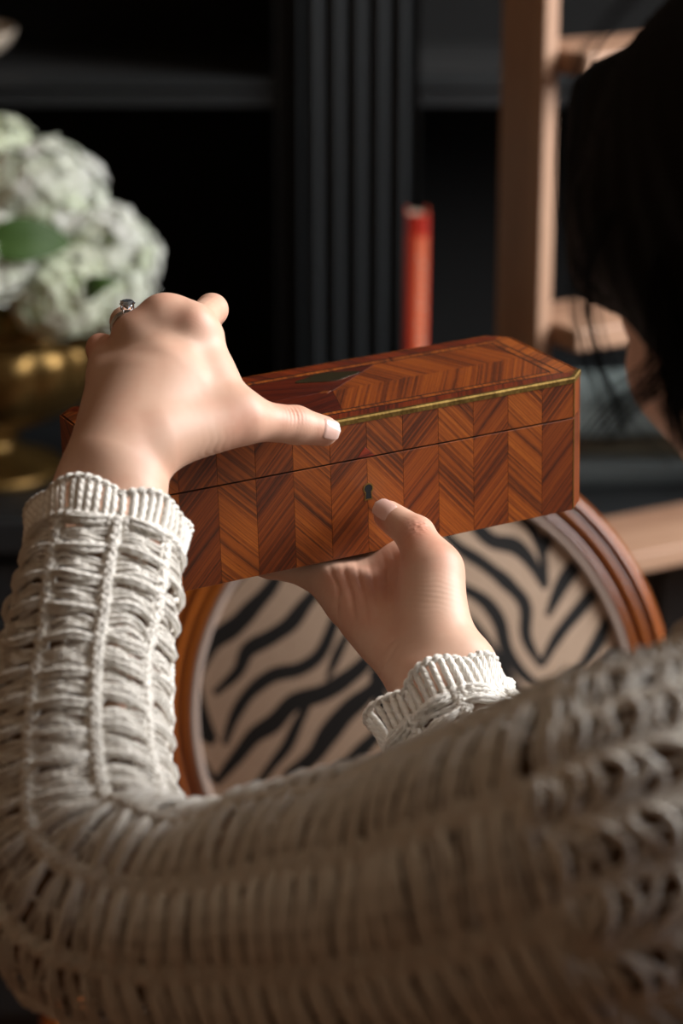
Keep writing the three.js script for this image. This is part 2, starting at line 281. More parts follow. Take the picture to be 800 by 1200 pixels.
  l(36, [300, 800], [240, 880], [190, 960]); l(40, [500, 800], [420, 880], [340, 960], [280, 1060]); l(40, [700, 830], [610, 920], [520, 1000], [440, 1100]); l(40, [880, 880], [800, 980], [700, 1080]); l(34, [150, 800], [120, 900], [180, 1000]);
  r(36, [90, -200], [160, -150], [250, -120]); l(40, [420, -60], [330, 20], [250, 110]); l(36, [700, -260], [640, -200], [560, -160], [480, -100]); r(36, [-200, -330], [-120, -300], [-20, -260], [60, -250]);
  const tex = new THREE.CanvasTexture(c); tex.colorSpace = THREE.SRGBColorSpace; tex.wrapS = tex.wrapT = THREE.RepeatWrapping;
  const fur = phys(0xffffff, 0.85, { map: tex, sheen: 0.35, sheenColor: new THREE.Color(0.5, 0.45, 0.4), sheenRoughness: 0.5 });
  const M = new THREE.Matrix4().makeTranslation(0, 0.766, -0.262).multiply(new THREE.Matrix4().makeRotationX(R(-11)));
  const ring = (prof, a, b, n = 120) => {             // sweep of a closed profile [dr, dz] round an ellipse
    const pos = [], uv = [], idx = [], m = prof.length;
    for (let i = 0; i <= n; i++) { const t = i / n * 2 * Math.PI, ct = Math.cos(t), st = Math.sin(t), nl = Math.hypot(ct / a, st / b), nx = ct / a / nl, ny = st / b / nl; for (let j = 0; j <= m; j++) { const [dr, dz] = prof[j % m]; pos.push(a * ct + nx * dr, b * st + ny * dr, dz); uv.push(i / n * 2.4, j / m * 0.35); } }
    for (let i = 0; i < n; i++) for (let j = 0; j < m; j++) { const a0 = i * (m + 1) + j, b0 = a0 + m + 1; idx.push(a0, b0, a0 + 1, b0, b0 + 1, a0 + 1); }
    const ge = new THREE.BufferGeometry(); ge.setAttribute('position', new THREE.Float32BufferAttribute(pos, 3)); ge.setAttribute('uv', new THREE.Float32BufferAttribute(uv, 2)); ge.setIndex(idx); ge.computeVertexNormals(); return ge;
  };
  // moulded rail: outer bead, hollow, flat, inner bead (outer radius A, going inwards)
  const prof = [[0, -0.018], [0.001, 0.004], [-0.002, 0.012], [-0.006, 0.015], [-0.0095, 0.012], [-0.0105, 0.0085], [-0.013, 0.0125], [-0.017, 0.0145], [-0.021, 0.0135], [-0.0255, 0.009], [-0.027, 0.013], [-0.0305, 0.0145], [-0.033, 0.011], [-0.034, -0.018]];
  part(g, 'back_frame', ring(prof, A, B).applyMatrix4(M), chairWood);
  const cord = []; for (let k = 0; k < 12; k++) cord.push([-0.0375 + 0.0045 * Math.cos(k / 12 * 6.2832), 0.010 + 0.0045 * Math.sin(k / 12 * 6.2832)]);
  part(g, 'braid_trim', ring(cord, A, B, 160).applyMatrix4(M), std(0xa08c80, 0.8));
  const dome = (a, b, h, back) => { const pos = [], uv = [], idx = [], nr = 24, nt = 96; for (let i = 0; i <= nr; i++) for (let j = 0; j <= nt; j++) { const q = i / nr, t = j / nt * 2 * Math.PI, X = a * q * Math.cos(t), Y = b * q * Math.sin(t); pos.push(X, Y, back ? -0.016 : 0.006 + h * (1 - q * q)); uv.push(0.5 + X / S / 640, 0.5 + Y / S / 640 * A / B * 1.0); } for (let i = 0; i < nr; i++) for (let j = 0; j < nt; j++) { const a0 = i * (nt + 1) + j, b0 = a0 + nt + 1; back ? idx.push(a0, a0 + 1, b0, b0, a0 + 1, b0 + 1) : idx.push(a0, b0, a0 + 1, b0, b0 + 1, a0 + 1); } const ge = new THREE.BufferGeometry(); ge.setAttribute('position', new THREE.Float32BufferAttribute(pos, 3)); ge.setAttribute('uv', new THREE.Float32BufferAttribute(uv, 2)); ge.setIndex(idx); ge.computeVertexNormals(); return ge; };
  part(g, 'back_cushion', merge([dome(A - 0.033, B - 0.033, 0.022), dome(A - 0.033, B - 0.033, 0, true)]).applyMatrix4(M), fur, 'zebra striped oval back cushion');
  // seat, rails, legs, arms
  const seat = new RoundedBoxGeometry(0.5, 0.1, 0.47, 5, 0.045).translate(0, 0.44, 0.01); { const p = seat.attributes.position, uv = seat.attributes.uv; for (let i = 0; i < uv.count; i++) uv.setXY(i, p.getX(i) * 2, p.getZ(i) * 2 + p.getY(i) * 2); }
  part(g, 'seat_cushion', seat, fur);
  part(g, 'seat_rail', rbox(-0.265, 0.265, 0.33, 0.4, -0.24, 0.255, 0.012, 3), chairWood);
  const tube = (pts, r0, r1, n = 20) => { const cv = new THREE.CatmullRomCurve3(pts.map((p) => V3(...p)), false, 'centripetal'), t = new THREE.TubeGeometry(cv, n, 1, 10, false), p = t.attributes.position; for (let i = 0; i <= n; i++) { const cc = cv.getPointAt(i / n), rr = lerp(r0, r1, i / n); for (let j = 0; j <= 10; j++) { const k = i * 11 + j; p.setXYZ(k, cc.x + (p.getX(k) - cc.x) * rr, cc.y + (p.getY(k) - cc.y) * rr, cc.z + (p.getZ(k) - cc.z) * rr); } } t.computeVertexNormals(); return t; };
  for (const s of [-1, 1]) {
    part(g, 'back_post', tube([[s * 0.2, 0.35, -0.22], [s * 0.2, 0.5, -0.235], [s * 0.185, 0.64, -0.25]], 0.019, 0.015), chairWood);
    part(g, 'leg', tube([[s * 0.235, 0.34, 0.22], [s * 0.235, 0.2, 0.222], [s * 0.235, 0.0, 0.225]], 0.026, 0.013), chairWood);
    part(g, 'leg', tube([[s * 0.21, 0.34, -0.21], [s * 0.21, 0.16, -0.22], [s * 0.21, 0.0, -0.25]], 0.024, 0.015), chairWood);
    const arm = part(g, 'armrest', tube([[s * 0.225, 0.72, -0.255], [s * 0.262, 0.69, -0.16], [s * 0.275, 0.665, -0.02], [s * 0.275, 0.655, 0.1], [s * 0.272, 0.64, 0.15]], 0.016, 0.021), chairWood);
    part(arm, 'arm_support', tube([[s * 0.274, 0.645, 0.11], [s * 0.262, 0.55, 0.07], [s * 0.255, 0.45, 0.1], [s * 0.255, 0.37, 0.14]], 0.017, 0.02), chairWood);
  }
}
// ---------------------------------------------------------------- the veneered box
{
  const g = thing('wooden_box', 'long chevron veneered wooden box with brass edge and keyhole, held in both hands', 'box', V3(-0.0075, 1.1466, -1.3705));
  g.rotation.set(R(1.62), R(26.81), R(2.47), 'YXZ');
  const L = 0.3, D = 0.10415, H = 0.0832, C = 0.0116, W = 0.0233, LID = 0.0588, FX = L / 2 - C, FZ = D / 2, SX = L / 2, SZ = D / 2 - C;
  const oct = (k) => [[-FX, FZ - k], [FX, FZ - k], [SX - k, SZ], [SX - k, -SZ], [FX, -FZ + k], [-FX, -FZ + k], [-SX + k, -SZ], [-SX + k, SZ]];
  // a flat piece: outline pts in its plane, thickness t, bevelled rim; grain turned by ang
  function piece(pts, t, ang, off = [0, 0], k = 7) {
    const area = pts.reduce((s, p, i) => { const q = pts[(i + 1) % pts.length]; return s + p[0] * q[1] - q[0] * p[1]; }, 0);
    const P = (area > 0 ? pts : pts.slice().reverse()).map((p) => new THREE.Vector2(...p)), b = 0.00012, n = P.length;
    const cx = P.reduce((s, p) => s + p.x, 0) / n, cy = P.reduce((s, p) => s + p.y, 0) / n;
    const I = P.map((p) => { const l = Math.hypot(p.x - cx, p.y - cy); return new THREE.Vector2(p.x - (p.x - cx) / l * b, p.y - (p.y - cy) / l * b); });
    const pos = [], ca = Math.cos(ang), sa = Math.sin(ang);
    for (const [a, c, d] of THREE.ShapeUtils.triangulateShape(I, [])) for (const i of [a, c, d]) pos.push(I[i].x, I[i].y, t);
    const rim = (A, za, B, zb) => { for (let i = 0; i < n; i++) { const j = (i + 1) % n; pos.push(A[i].x, A[i].y, za, A[j].x, A[j].y, za, B[j].x, B[j].y, zb, A[i].x, A[i].y, za, B[j].x, B[j].y, zb, B[i].x, B[i].y, zb); } };
    rim(P, t - b, I, t); rim(P, 0, P, t - b);
    const uv = []; for (let i = 0; i < pos.length; i += 3) uv.push((pos[i] * ca + pos[i + 1] * sa) * k + off[0], (-pos[i] * sa + pos[i + 1] * ca) * k * 1.6 + off[1]);
    const ge = new THREE.BufferGeometry(); ge.setAttribute('position', new THREE.Float32BufferAttribute(pos, 3)); ge.setAttribute('uv', new THREE.Float32BufferAttribute(uv, 2)); ge.computeVertexNormals(); return ge;
  }
  const T = 0.0009, mats = [veneerA, veneerA, veneerB, veneerC];
  const prism = (pts, y0, y1) => { const s = new THREE.Shape(pts.map((p) => new THREE.Vector2(p[0], -p[1]))); return new THREE.ExtrudeGeometry(s, { depth: y1 - y0, bevelEnabled: false }).rotateX(-Math.PI / 2).translate(0, y0, 0); };
  const body = part(g, 'box_body', prism(oct(T - 0.0001), 0.0002, LID - 0.0011), coreWood);
  const lid = part(g, 'lid', prism(oct(T - 0.0001), LID, H - 0.0009), coreWood);
  // chevron strips on every upright face: [from, to) in height, on the face's own x
  const faces = [[0, FZ - T, 0, FX, 6], [0, -FZ + T, Math.PI, FX, 6], [SX - T, 0, Math.PI / 2, SZ, 2], [-SX + T, 0, -Math.PI / 2, SZ, 2]];
  let n = 0;
  const put = (parent, geo, m, x, z, ry) => { const s = part(parent, 'veneer_strip', geo, m); s.position.set(x, 0, z); s.rotation.y = ry; };
  for (const [fx, fz, ry, half, nn] of faces) for (let i = -nn; i < nn; i++) {
    const w = nn === 6 ? W : half / nn, a = i === -nn ? -half : i * w, b = i === nn - 1 ? half : (i + 1) * w;
    const down = ((i % 2) + 2) % 2 === 0;                            // right of the middle the grain falls, then rises
    const j = 0.00007, off = [rnd() * 3, rnd() * 3], tilt = R(rnd() * 4 - 2);
    for (const [parent, y0, y1] of [[body, 0, LID - 0.001], [lid, LID, H - 0.0002]]) {
      const ang = (down ? -1 : 1) * R(46) + tilt;
      put(parent, piece([[a + j, y0], [b - j, y0], [b - j, y1], [a + j, y1]], T, ang, off), mats[(n++ * 7 + Math.floor(rnd() * 3)) % 4 ? (down ? 0 : 2) : (down ? 1 : 3)], fx, fz, ry);
    }
  }
  const cl = C * Math.SQRT2 / 2 - 0.0006;
  for (const [sx, sz, ry] of [[1, 1, 45], [-1, 1, -45], [1, -1, 135], [-1, -1, -135]]) for (const [parent, y0, y1] of [[body, 0, LID - 0.001], [lid, LID, H - 0.0002]])
    put(parent, piece([[-cl, y0], [cl, y0], [cl, y1], [-cl, y1]], T, R(90), [rnd(), rnd()]), veneerB, sx * ((FX + SX) / 2 - T * 0.7), sz * ((FZ + SZ) / 2 - T * 0.7), R(ry));
  // thin brass lines on the arrises beside the front corners
  for (const s of [-1, 1]) for (const [parent, y0, y1] of [[body, 0.0003, LID - 0.0012], [lid, LID + 0.0002, H - 0.002]]) part(parent, 'brass_line', new THREE.CylinderGeometry(0.00055, 0.00055, y1 - y0, 8).translate(s * (FX + 0.0001), (y0 + y1) / 2, FZ - 0.00028), brass);
  // brass strip along the front top arris, turning round the canted corners
  {
    const path = [[-SX, SZ], [-FX, FZ], [FX, FZ], [SX, SZ]], pr = [[0.0004, -0.0031], [0.0004, -0.0006], [-0.0002, 0.0004], [-0.0024, 0.0004], [-0.0024, -0.0031]], pos = [];
    const offs = (i, d) => { const nrm = []; for (const [a, b] of [[i - 1, i], [i, i + 1]]) if (path[a] && path[b]) { const dx = path[b][0] - path[a][0], dz = path[b][1] - path[a][1], l = Math.hypot(dx, dz); nrm.push([-dz / l * -1 * -1, dx / l]); } let nx = nrm.reduce((s, q) => s + q[0], 0), nz = nrm.reduce((s, q) => s + q[1], 0); const l = Math.hypot(nx, nz); nx /= l; nz /= l; const c = nrm[0][0] * nx + nrm[0][1] * nz; return [path[i][0] + nx * d / c, path[i][1] + nz * d / c]; };
    for (let i = 0; i < 3; i++) for (let k = 0; k < pr.length; k++) { const p = pr[k], q = pr[(k + 1) % pr.length], a = offs(i, p[0]), b = offs(i + 1, p[0]), c = offs(i + 1, q[0]), d = offs(i, q[0]); pos.push(a[0], H + p[1], a[1], b[0], H + p[1], b[1], c[0], H + q[1], c[1], a[0], H + p[1], a[1], c[0], H + q[1], c[1], d[0], H + q[1], d[1]); }
    const ge = new THREE.BufferGeometry(); ge.setAttribute('position', new THREE.Float32BufferAttribute(pos, 3)); ge.setAttribute('uv', new THREE.Float32BufferAttribute(pos.flatMap((v, i) => i % 3 === 0 ? [v * 9, (pos[i + 1] + pos[i + 2]) * 9] : []), 2)); ge.computeVertexNormals();
    part(lid, 'brass_edge', ge, brass, 'worn brass edge along the front of the lid');
  }
  // top of the lid: crossbanded border, two dark lines, inner band, quartered field, dimmed part left of the middle, dull patch
  const top = (name, pts, ang, m, t = 0.0009, off = [rnd(), rnd()]) => { const s = part(lid, name, piece(pts.map(([x, z]) => [x, -z]), t, ang, off), m); s.rotation.x = -Math.PI / 2; s.position.y = H - 0.0009; return s; };
  const ringOf = (x, z, w) => [[[-x, z], [x, z], [x - w, z - w], [-x + w, z - w]], [[-x, -z], [x, -z], [x - w, -z + w], [-x + w, -z + w]], [[-x, z], [-x, -z], [-x + w, -z + w], [-x + w, z - w]], [[x, z], [x, -z], [x - w, -z + w], [x - w, z - w]]];
  const o = oct(0.0022), bw = 0.0115, ix = SX - bw, iz = FZ - bw, mid = (a, b) => [(a[0] + b[0]) / 2, (a[1] + b[1]) / 2];
  top('border_veneer', [mid(o[7], o[0]), o[0], o[1], mid(o[1], o[2]), [ix, iz], [-ix, iz]], R(62), veneerRed);
  top('border_veneer', [mid(o[5], o[6]), o[5], o[4], mid(o[3], o[4]), [ix, -iz], [-ix, -iz]], R(-62), veneerRed);
  top('border_veneer', [mid(o[1], o[2]), o[2], o[3], mid(o[3], o[4]), [ix, -iz], [ix, iz]], R(28), veneerA);
  top('border_veneer', [mid(o[7], o[0]), o[7], o[6], mid(o[5], o[6]), [-ix, -iz], [-ix, iz]], R(28), veneerA);
  const line = (x, z, w) => part(lid, 'stringing', (() => { const s = new THREE.Shape([[-x, -z], [x, -z], [x, z], [-x, z]].map((p) => new THREE.Vector2(...p))); s.holes.push(new THREE.Path([[-x + w, -z + w], [-x + w, z - w], [x - w, z - w], [x - w, -z + w]].map((p) => new THREE.Vector2(...p)))); return new THREE.ExtrudeGeometry(s, { depth: 0.0009, bevelEnabled: false }).rotateX(-Math.PI / 2).translate(0, H - 0.0009, 0); })(), ebony);
  line(ix, iz, 0.0014); ringOf(ix - 0.0014, iz - 0.0014, 0.0039).forEach((p, i) => top('inner_band', p, i < 2 ? R(75) : R(15), veneerA)); line(ix - 0.0053, iz - 0.0053, 0.0013);
  const fx = ix - 0.0066, fz = iz - 0.0066;                          // chevron fields; the left middle has its weaker reflection coloured in as dark red
  top('field_veneer', [[-0.006, fz], [0.005, 0], [fx, 0], [fx, fz]], R(58), veneerB);
  top('field_veneer', [[0.005, 0], [0.05, -fz], [fx, -fz], [fx, 0]], R(-70), veneerB);
  top('field_veneer', [[-0.05, 0], [-fx, 0], [-fx, fz], [-0.05, fz]], R(-58), veneerA);
  top('field_veneer', [[-0.05, 0], [-fx, 0], [-fx, -fz], [-0.05, -fz]], R(58), veneerB);
  top('dimmed_field', [[-0.05, fz], [-0.006, fz], [0.005, 0], [-0.05, 0]], R(20), veneerDimmed);
  top('dimmed_field', [[-0.05, 0], [0.005, 0], [0.05, -fz], [-0.05, -fz]], R(-20), veneerDimmed);
  top('centre_inlay', [[-0.004, 0], [0, 0.003], [0.004, 0], [0, -0.003]], R(0), veneerA, 0.00105);
  const patchShape = new THREE.Shape(); for (let i = 0; i <= 60; i++) { const t = i / 60 * Math.PI * 2, X = 0.019 * Math.cos(t) * (1 + 0.12 * Math.cos(4 * t)), Z = 0.0075 * Math.sin(t) * (1 + 0.1 * Math.cos(4 * t)); i ? patchShape.lineTo(X, Z) : patchShape.moveTo(X, Z); }
  part(lid, 'lid_patch', new THREE.ExtrudeGeometry(patchShape, { depth: 0.0012, bevelEnabled: false }).rotateX(-Math.PI / 2).translate(0.014, H - 0.0009, -0.025), dullOlive, 'dull dark olive oval patch on the lid behind its middle');  // thin dull olive oval laid on the back half of the lid
  // keyhole: brass rim and a black opening
  const key = (k) => { const s = new THREE.Shape(), r = 0.00255 + k, b = 0.0019 + k, hgt = 0.0062 + k; const a = 0.65; for (let i = 0; i <= 30; i++) { const t = -Math.PI / 2 + a + i / 30 * (2 * Math.PI - 2 * a) ; const X = r * Math.cos(t), Y = r * Math.sin(t); i ? s.lineTo(X, Y) : s.moveTo(X, Y); } s.lineTo(-b, -hgt); s.lineTo(b, -hgt); s.closePath(); return s; };
  const rim = key(0.0008); rim.holes.push(key(0));
  part(body, 'keyhole_rim', new THREE.ExtrudeGeometry(rim, { depth: 0.0009, bevelEnabled: false, curveSegments: 4 }).translate(0.0004, 0.0394, FZ - 0.0007), brass);
  part(body, 'keyhole', new THREE.ExtrudeGeometry(key(0), { depth: 0.0006, bevelEnabled: false }).translate(0.0004, 0.0394, FZ - 0.00045), std(0x020202, 0.9));
  part(lid, 'veneer_patch', piece([[-0.0065, LID], [0.005, LID], [-0.001, LID + 0.006]], 0.001, R(10)).translate(0, 0, FZ - T + 0.0001), phys(0xe08a52, 0.45, { map: veneerTex, clearcoat: 0.4 }), 'small lighter repair patch in the veneer');
}
// ---------------------------------------------------------------- the woman: one body surface from smoothly joined capsules
const smin = (a, b, k) => { const h = Math.max(k - Math.abs(a - b), 0) / k; return Math.min(a, b) - h * h * k * 0.25; };
const cap = (a, b, ra, rb = ra) => { const ax = a.x, ay = a.y, az = a.z, dx = b.x - ax, dy = b.y - ay, dz = b.z - az, L = 1 / (dx * dx + dy * dy + dz * dz || 1e-9); return (x, y, z) => { const px = x - ax, py = y - ay, pz = z - az; let t = (px * dx + py * dy + pz * dz) * L; t = t < 0 ? 0 : t > 1 ? 1 : t; const qx = px - t * dx, qy = py - t * dy, qz = pz - t * dz; return Math.sqrt(qx * qx + qy * qy + qz * qz) - ra - (rb - ra) * t; }; };
const ell = (c, r, basis) => (x, y, z) => { let px = x - c.x, py = y - c.y, pz = z - c.z; if (basis) { const [a, b, d] = basis; const qx = px * a.x + py * a.y + pz * a.z, qy = px * b.x + py * b.y + pz * b.z, qz = px * d.x + py * d.y + pz * d.z; px = qx; py = qy; pz = qz; } const k0 = Math.hypot(px / r.x, py / r.y, pz / r.z), k1 = Math.hypot(px / (r.x * r.x), py / (r.y * r.y), pz / (r.z * r.z)); return k1 < 1e-9 ? -Math.min(r.x, r.y, r.z) : k0 * (k0 - 1) / k1; };
const blend = (list, k) => (x, y, z) => { let d = list[0](x, y, z); for (let i = 1; i < list.length; i++) d = smin(d, list[i](x, y, z), k); return d; };
const chain = (pts, rs, k = 0.003) => blend(pts.slice(1).map((p, i) => cap(pts[i], p, rs[i], rs[i + 1])), k);
function surfaceNet(f, lo, hi, h) {
  const n = [0, 1, 2].map((i) => Math.ceil((hi.getComponent(i) - lo.getComponent(i)) / h) + 1), [nx, ny, nz] = n, d = new Float32Array(nx * ny * nz), B = 6;
  for (let bz = 0; bz < nz; bz += B) for (let by = 0; by < ny; by += B) for (let bx = 0; bx < nx; bx += B) {
    const ex = Math.min(bx + B, nx), ey = Math.min(by + B, ny), ez = Math.min(bz + B, nz), c = f(lo.x + (bx + ex - 1) / 2 * h, lo.y + (by + ey - 1) / 2 * h, lo.z + (bz + ez - 1) / 2 * h), far = Math.abs(c) > B * h * 1.25;
    for (let z = bz; z < ez; z++) for (let y = by; y < ey; y++) for (let x = bx; x < ex; x++) d[(z * ny + y) * nx + x] = far ? c : f(lo.x + x * h, lo.y + y * h, lo.z + z * h);
  }
  const id = new Int32Array(nx * ny * nz).fill(-1), pos = [], idx = [], cor = [0, 1, nx, nx + 1, nx * ny, nx * ny + 1, nx * ny + nx, nx * ny + nx + 1], E = [[0, 1], [2, 3], [4, 5], [6, 7], [0, 2], [1, 3], [4, 6], [5, 7], [0, 4], [1, 5], [2, 6], [3, 7]];
  for (let z = 0; z < nz - 1; z++) for (let y = 0; y < ny - 1; y++) for (let x = 0; x < nx - 1; x++) {
    const o = (z * ny + y) * nx + x; let m = 0; for (let i = 0; i < 8; i++) if (d[o + cor[i]] < 0) m |= 1 << i;
    if (m === 0 || m === 255) continue;
    let sx = 0, sy = 0, sz = 0, k = 0;
    for (const [a, b] of E) { if (((m >> a) & 1) === ((m >> b) & 1)) continue; const t = d[o + cor[a]] / (d[o + cor[a]] - d[o + cor[b]]); sx += lerp(a & 1, b & 1, t); sy += lerp((a >> 1) & 1, (b >> 1) & 1, t); sz += lerp(a >> 2, b >> 2, t); k++; }
    id[o] = pos.length / 3; pos.push(lo.x + (x + sx / k) * h, lo.y + (y + sy / k) * h, lo.z + (z + sz / k) * h);
  }
  const st = [1, nx, nx * ny];
  for (let z = 1; z < nz - 1; z++) for (let y = 1; y < ny - 1; y++) for (let x = 1; x < nx - 1; x++) {
    const o = (z * ny + y) * nx + x, s = d[o] < 0;
    for (let a = 0; a < 3; a++) { if ((d[o + st[a]] < 0) === s) continue; const b = st[(a + 1) % 3], c = st[(a + 2) % 3], q = [id[o], id[o - b], id[o - b - c], id[o - c]]; if (q.some((v) => v < 0)) continue; s ? idx.push(q[0], q[1], q[2], q[0], q[2], q[3]) : idx.push(q[0], q[2], q[1], q[0], q[3], q[2]); }
  }
  const g = new THREE.BufferGeometry(); g.setAttribute('position', new THREE.Float32BufferAttribute(pos, 3)); g.setIndex(idx); return g;
}
// creases: valleys across the skin. c centre, along = crease line, step = direction from one crease to the next
function creases(g, list) {
  g.computeVertexNormals();
  const p = g.attributes.position, n = g.attributes.normal, q = V3();
  for (let i = 0; i < p.count; i++) {
    let h = 0;
    for (const c of list) { q.fromBufferAttribute(p, i).sub(c.c); if (q.lengthSq() > 4 * c.R * c.R) continue; const w = Math.exp(-q.lengthSq() / (c.R * c.R)), s = q.dot(c.step) / c.pitch + 1.1 * noise3(q.dot(c.along) * 130, q.dot(c.step) * 90, c.pitch * 900, 3); h -= c.depth * w * Math.pow(0.5 + 0.5 * Math.cos(s * 2 * Math.PI), 3); }
    p.setXYZ(i, p.getX(i) + n.getX(i) * h, p.getY(i) + n.getY(i) * h, p.getZ(i) + n.getZ(i) * h);
  }
  g.computeVertexNormals();
}
// skin colour: base with pinker joints and tips
const SKIN = new THREE.Color(0xd0a890), PINK = new THREE.Color(0xc77f66);
function skinColours(g, spots) {
  const p = g.attributes.position, col = new Float32Array(p.count * 3), q = V3(), c = new THREE.Color();
  for (let i = 0; i < p.count; i++) {
    q.fromBufferAttribute(p, i); let t = 0.28 * (noise3(q.x * 70, q.y * 70, q.z * 70, 8) - 0.35) + 0.16 * (noise3(q.x * 260, q.y * 260, q.z * 260, 9) - 0.5);
    for (const [s, r, a] of spots) { const dd = q.distanceToSquared(s); if (dd < 6 * r * r) t += a * Math.exp(-dd / (r * r)); }
    c.copy(SKIN).lerp(PINK, clamp(t, 0, 0.9)).toArray(col, i * 3);
  }
  g.setAttribute('color', new THREE.BufferAttribute(col, 3)); return g;
}
const skin = phys(0xffffff, 0.52, { vertexColors: true, sheen: 0.15, sheenColor: new THREE.Color(1, 0.75, 0.6), sheenRoughness: 0.5 });
const person = thing('person', 'woman seen from behind in cream crochet sweater, dark hair, opening the box', 'person');
const boxGroup = scene.children.find((o) => o.name === 'wooden_box'); boxGroup.updateMatrixWorld();
const inBox = (x, y, z) => V3(x, y, z).applyMatrix4(boxGroup.matrixWorld);   // box axes: x along, y up from its bottom, z towards its front

// --- left hand, arched over the lid: thumb along the front edge, fingers reaching over the back
const LH = {
  wristA: at(104, 580, 1.268), wristB: at(150, 578, 1.27), foreA: at(104, 690, 1.235), foreB: at(128, 690, 1.235),
  index: [at(224, 385, 1.322), at(248, 363, 1.36), at(236, 392, 1.394), at(226, 432, 1.412)],
  middle: [at(190, 377, 1.326), at(201, 372, 1.366), at(207, 405, 1.4), at(207, 450, 1.418)],
  ring: [at(157, 397, 1.322), at(147, 377, 1.352), at(150, 404, 1.383), at(158, 440, 1.4)],
  little: [at(124, 439, 1.314), at(118, 408, 1.33), at(126, 425, 1.356), at(137, 452, 1.378)],
  thumb: [at(186, 516, 1.283), at(282, 491, 1.31), at(346, 498, 1.333), at(379, 505, 1.341)],
};
function leftHand() {
  const h = LH, palm = blend([
    cap(h.foreA, h.wristA, 0.024, 0.0185), cap(h.foreB, h.wristB, 0.024, 0.0185),
    cap(h.wristA.clone().lerp(h.wristB, 0.95), h.index[0], 0.0165, 0.0105), cap(h.wristA.clone().lerp(h.wristB, 0.7), h.middle[0], 0.0168, 0.0102), cap(h.wristA.clone().lerp(h.wristB, 0.35), h.ring[0], 0.0165, 0.0102), cap(h.wristA.clone().lerp(h.wristB, 0.1), h.little[0], 0.0165, 0.0094),
    cap(at(220, 390, 1.320), at(188, 388, 1.320), 0.0098), cap(at(206, 372, 1.327), at(196, 376, 1.326), 0.0092), cap(at(165, 520, 1.277), at(215, 452, 1.303), 0.0135), cap(at(190, 388, 1.323), at(160, 404, 1.322), 0.0088), cap(at(136, 545, 1.268), at(186, 430, 1.303), 0.0155, 0.012), cap(at(120, 540, 1.268), at(155, 450, 1.298), 0.0155, 0.011), cap(h.thumb[0], h.thumb[1], 0.0135, 0.0112), cap(at(196, 470, 1.303), at(262, 478, 1.308), 0.012, 0.0095), cap(at(218, 430, 1.316), at(240, 462, 1.311), 0.0105, 0.0095), cap(at(243, 398, 1.325), at(252, 440, 1.318), 0.0085, 0.0085), cap(at(252, 440, 1.318), at(272, 478, 1.311), 0.0085, 0.0085),
  ], 0.013);
  const fs = [[h.index, [0.0098, 0.0088, 0.0078, 0.0068]], [h.middle, [0.0098, 0.0089, 0.008, 0.007]], [h.ring, [0.0092, 0.0082, 0.0074, 0.0066]], [h.little, [0.0086, 0.0076, 0.0067, 0.006]], [h.thumb, [0.0125, 0.0112, 0.0104, 0.0085]]].map(([p, r]) => chain(p, r));
  // rounded knuckles and the faint tendons running to them
  const kn = [cap(at(225, 378, 1.316), at(225, 378, 1.317), 0.0062), cap(at(191, 368, 1.32), at(191, 368, 1.321), 0.0078), cap(at(158, 389, 1.315), at(158, 389, 1.316), 0.0074)];
  return (x, y, z) => { const d0 = palm(x, y, z); let d = d0; for (let i = 0; i < 5; i++) d = Math.min(d, smin(d0, fs[i](x, y, z), i === 4 ? 0.012 : 0.007)); for (const k of kn) d = smin(d, k(x, y, z), 0.011); return d; };
}
// --- right hand under the box, thumb pressed to the front below the keyhole
const RH = {
  wristA: at(500, 803, 1.322), wristB: at(544, 783, 1.326), foreA: at(540, 905, 1.29), foreB: at(580, 885, 1.292),
  index: [inBox(0.026, -0.0125, 0.031), inBox(0.008, -0.0095, 0.004), inBox(-0.003, -0.009, -0.018), inBox(-0.012, -0.0085, -0.037)],
  middle: [inBox(0.006, -0.0135, 0.028), inBox(-0.014, -0.0095, 0), inBox(-0.026, -0.009, -0.024), inBox(-0.036, -0.0085, -0.044)],
  ring: [inBox(-0.012, -0.0135, 0.030), inBox(-0.034, -0.0095, 0.006), inBox(-0.047, -0.009, -0.014), inBox(-0.058, -0.0085, -0.032)],
  little: [inBox(-0.027, -0.0118, 0.037), inBox(-0.048, -0.009, 0.02), inBox(-0.06, -0.0082, 0.006), inBox(-0.07, -0.0078, -0.006)],
  thumb: [at(508, 752, 1.334), at(509, 668, 1.35), at(487, 627, 1.367), at(455, 604, 1.381)],
};
function rightHand() {
  const h = RH, w = (t) => h.wristA.clone().lerp(h.wristB, t), palm = blend([
    cap(h.foreA, h.wristA, 0.024, 0.0178), cap(h.foreB, h.wristB, 0.024, 0.0178),
    cap(w(0.8), h.index[0], 0.0165, 0.0115), cap(w(0.5), h.middle[0], 0.0165, 0.0115), cap(w(0.2), h.ring[0], 0.016, 0.011), cap(w(0), h.little[0], 0.0155, 0.0105),
    cap(at(520, 760, 1.33), h.thumb[1], 0.0155, 0.0125), cap(at(500, 735, 1.338), at(500, 690, 1.35), 0.0135, 0.0125),
    cap(at(507, 672, 1.357), inBox(0.03, -0.0125, 0.03), 0.011, 0.0115), cap(at(500, 705, 1.356), inBox(0.018, -0.0135, 0.034), 0.011, 0.011), cap(at(452, 742, 1.357), at(410, 698, 1.383), 0.0125, 0.011),
  ], 0.013);
  const fs = [[h.index, [0.0105, 0.009, 0.008, 0.007]], [h.middle, [0.0105, 0.009, 0.008, 0.007]], [h.ring, [0.01, 0.0085, 0.0078, 0.0068]], [h.little, [0.0095, 0.008, 0.007, 0.006]], [h.thumb, [0.015, 0.0125, 0.0108, 0.0086]]].map(([p, r]) => chain(p, r));
  return (x, y, z) => { const d0 = palm(x, y, z); let d = d0; for (let i = 0; i < 5; i++) d = Math.min(d, smin(d0, fs[i](x, y, z), i === 4 ? 0.012 : 0.007)); return d; };
}
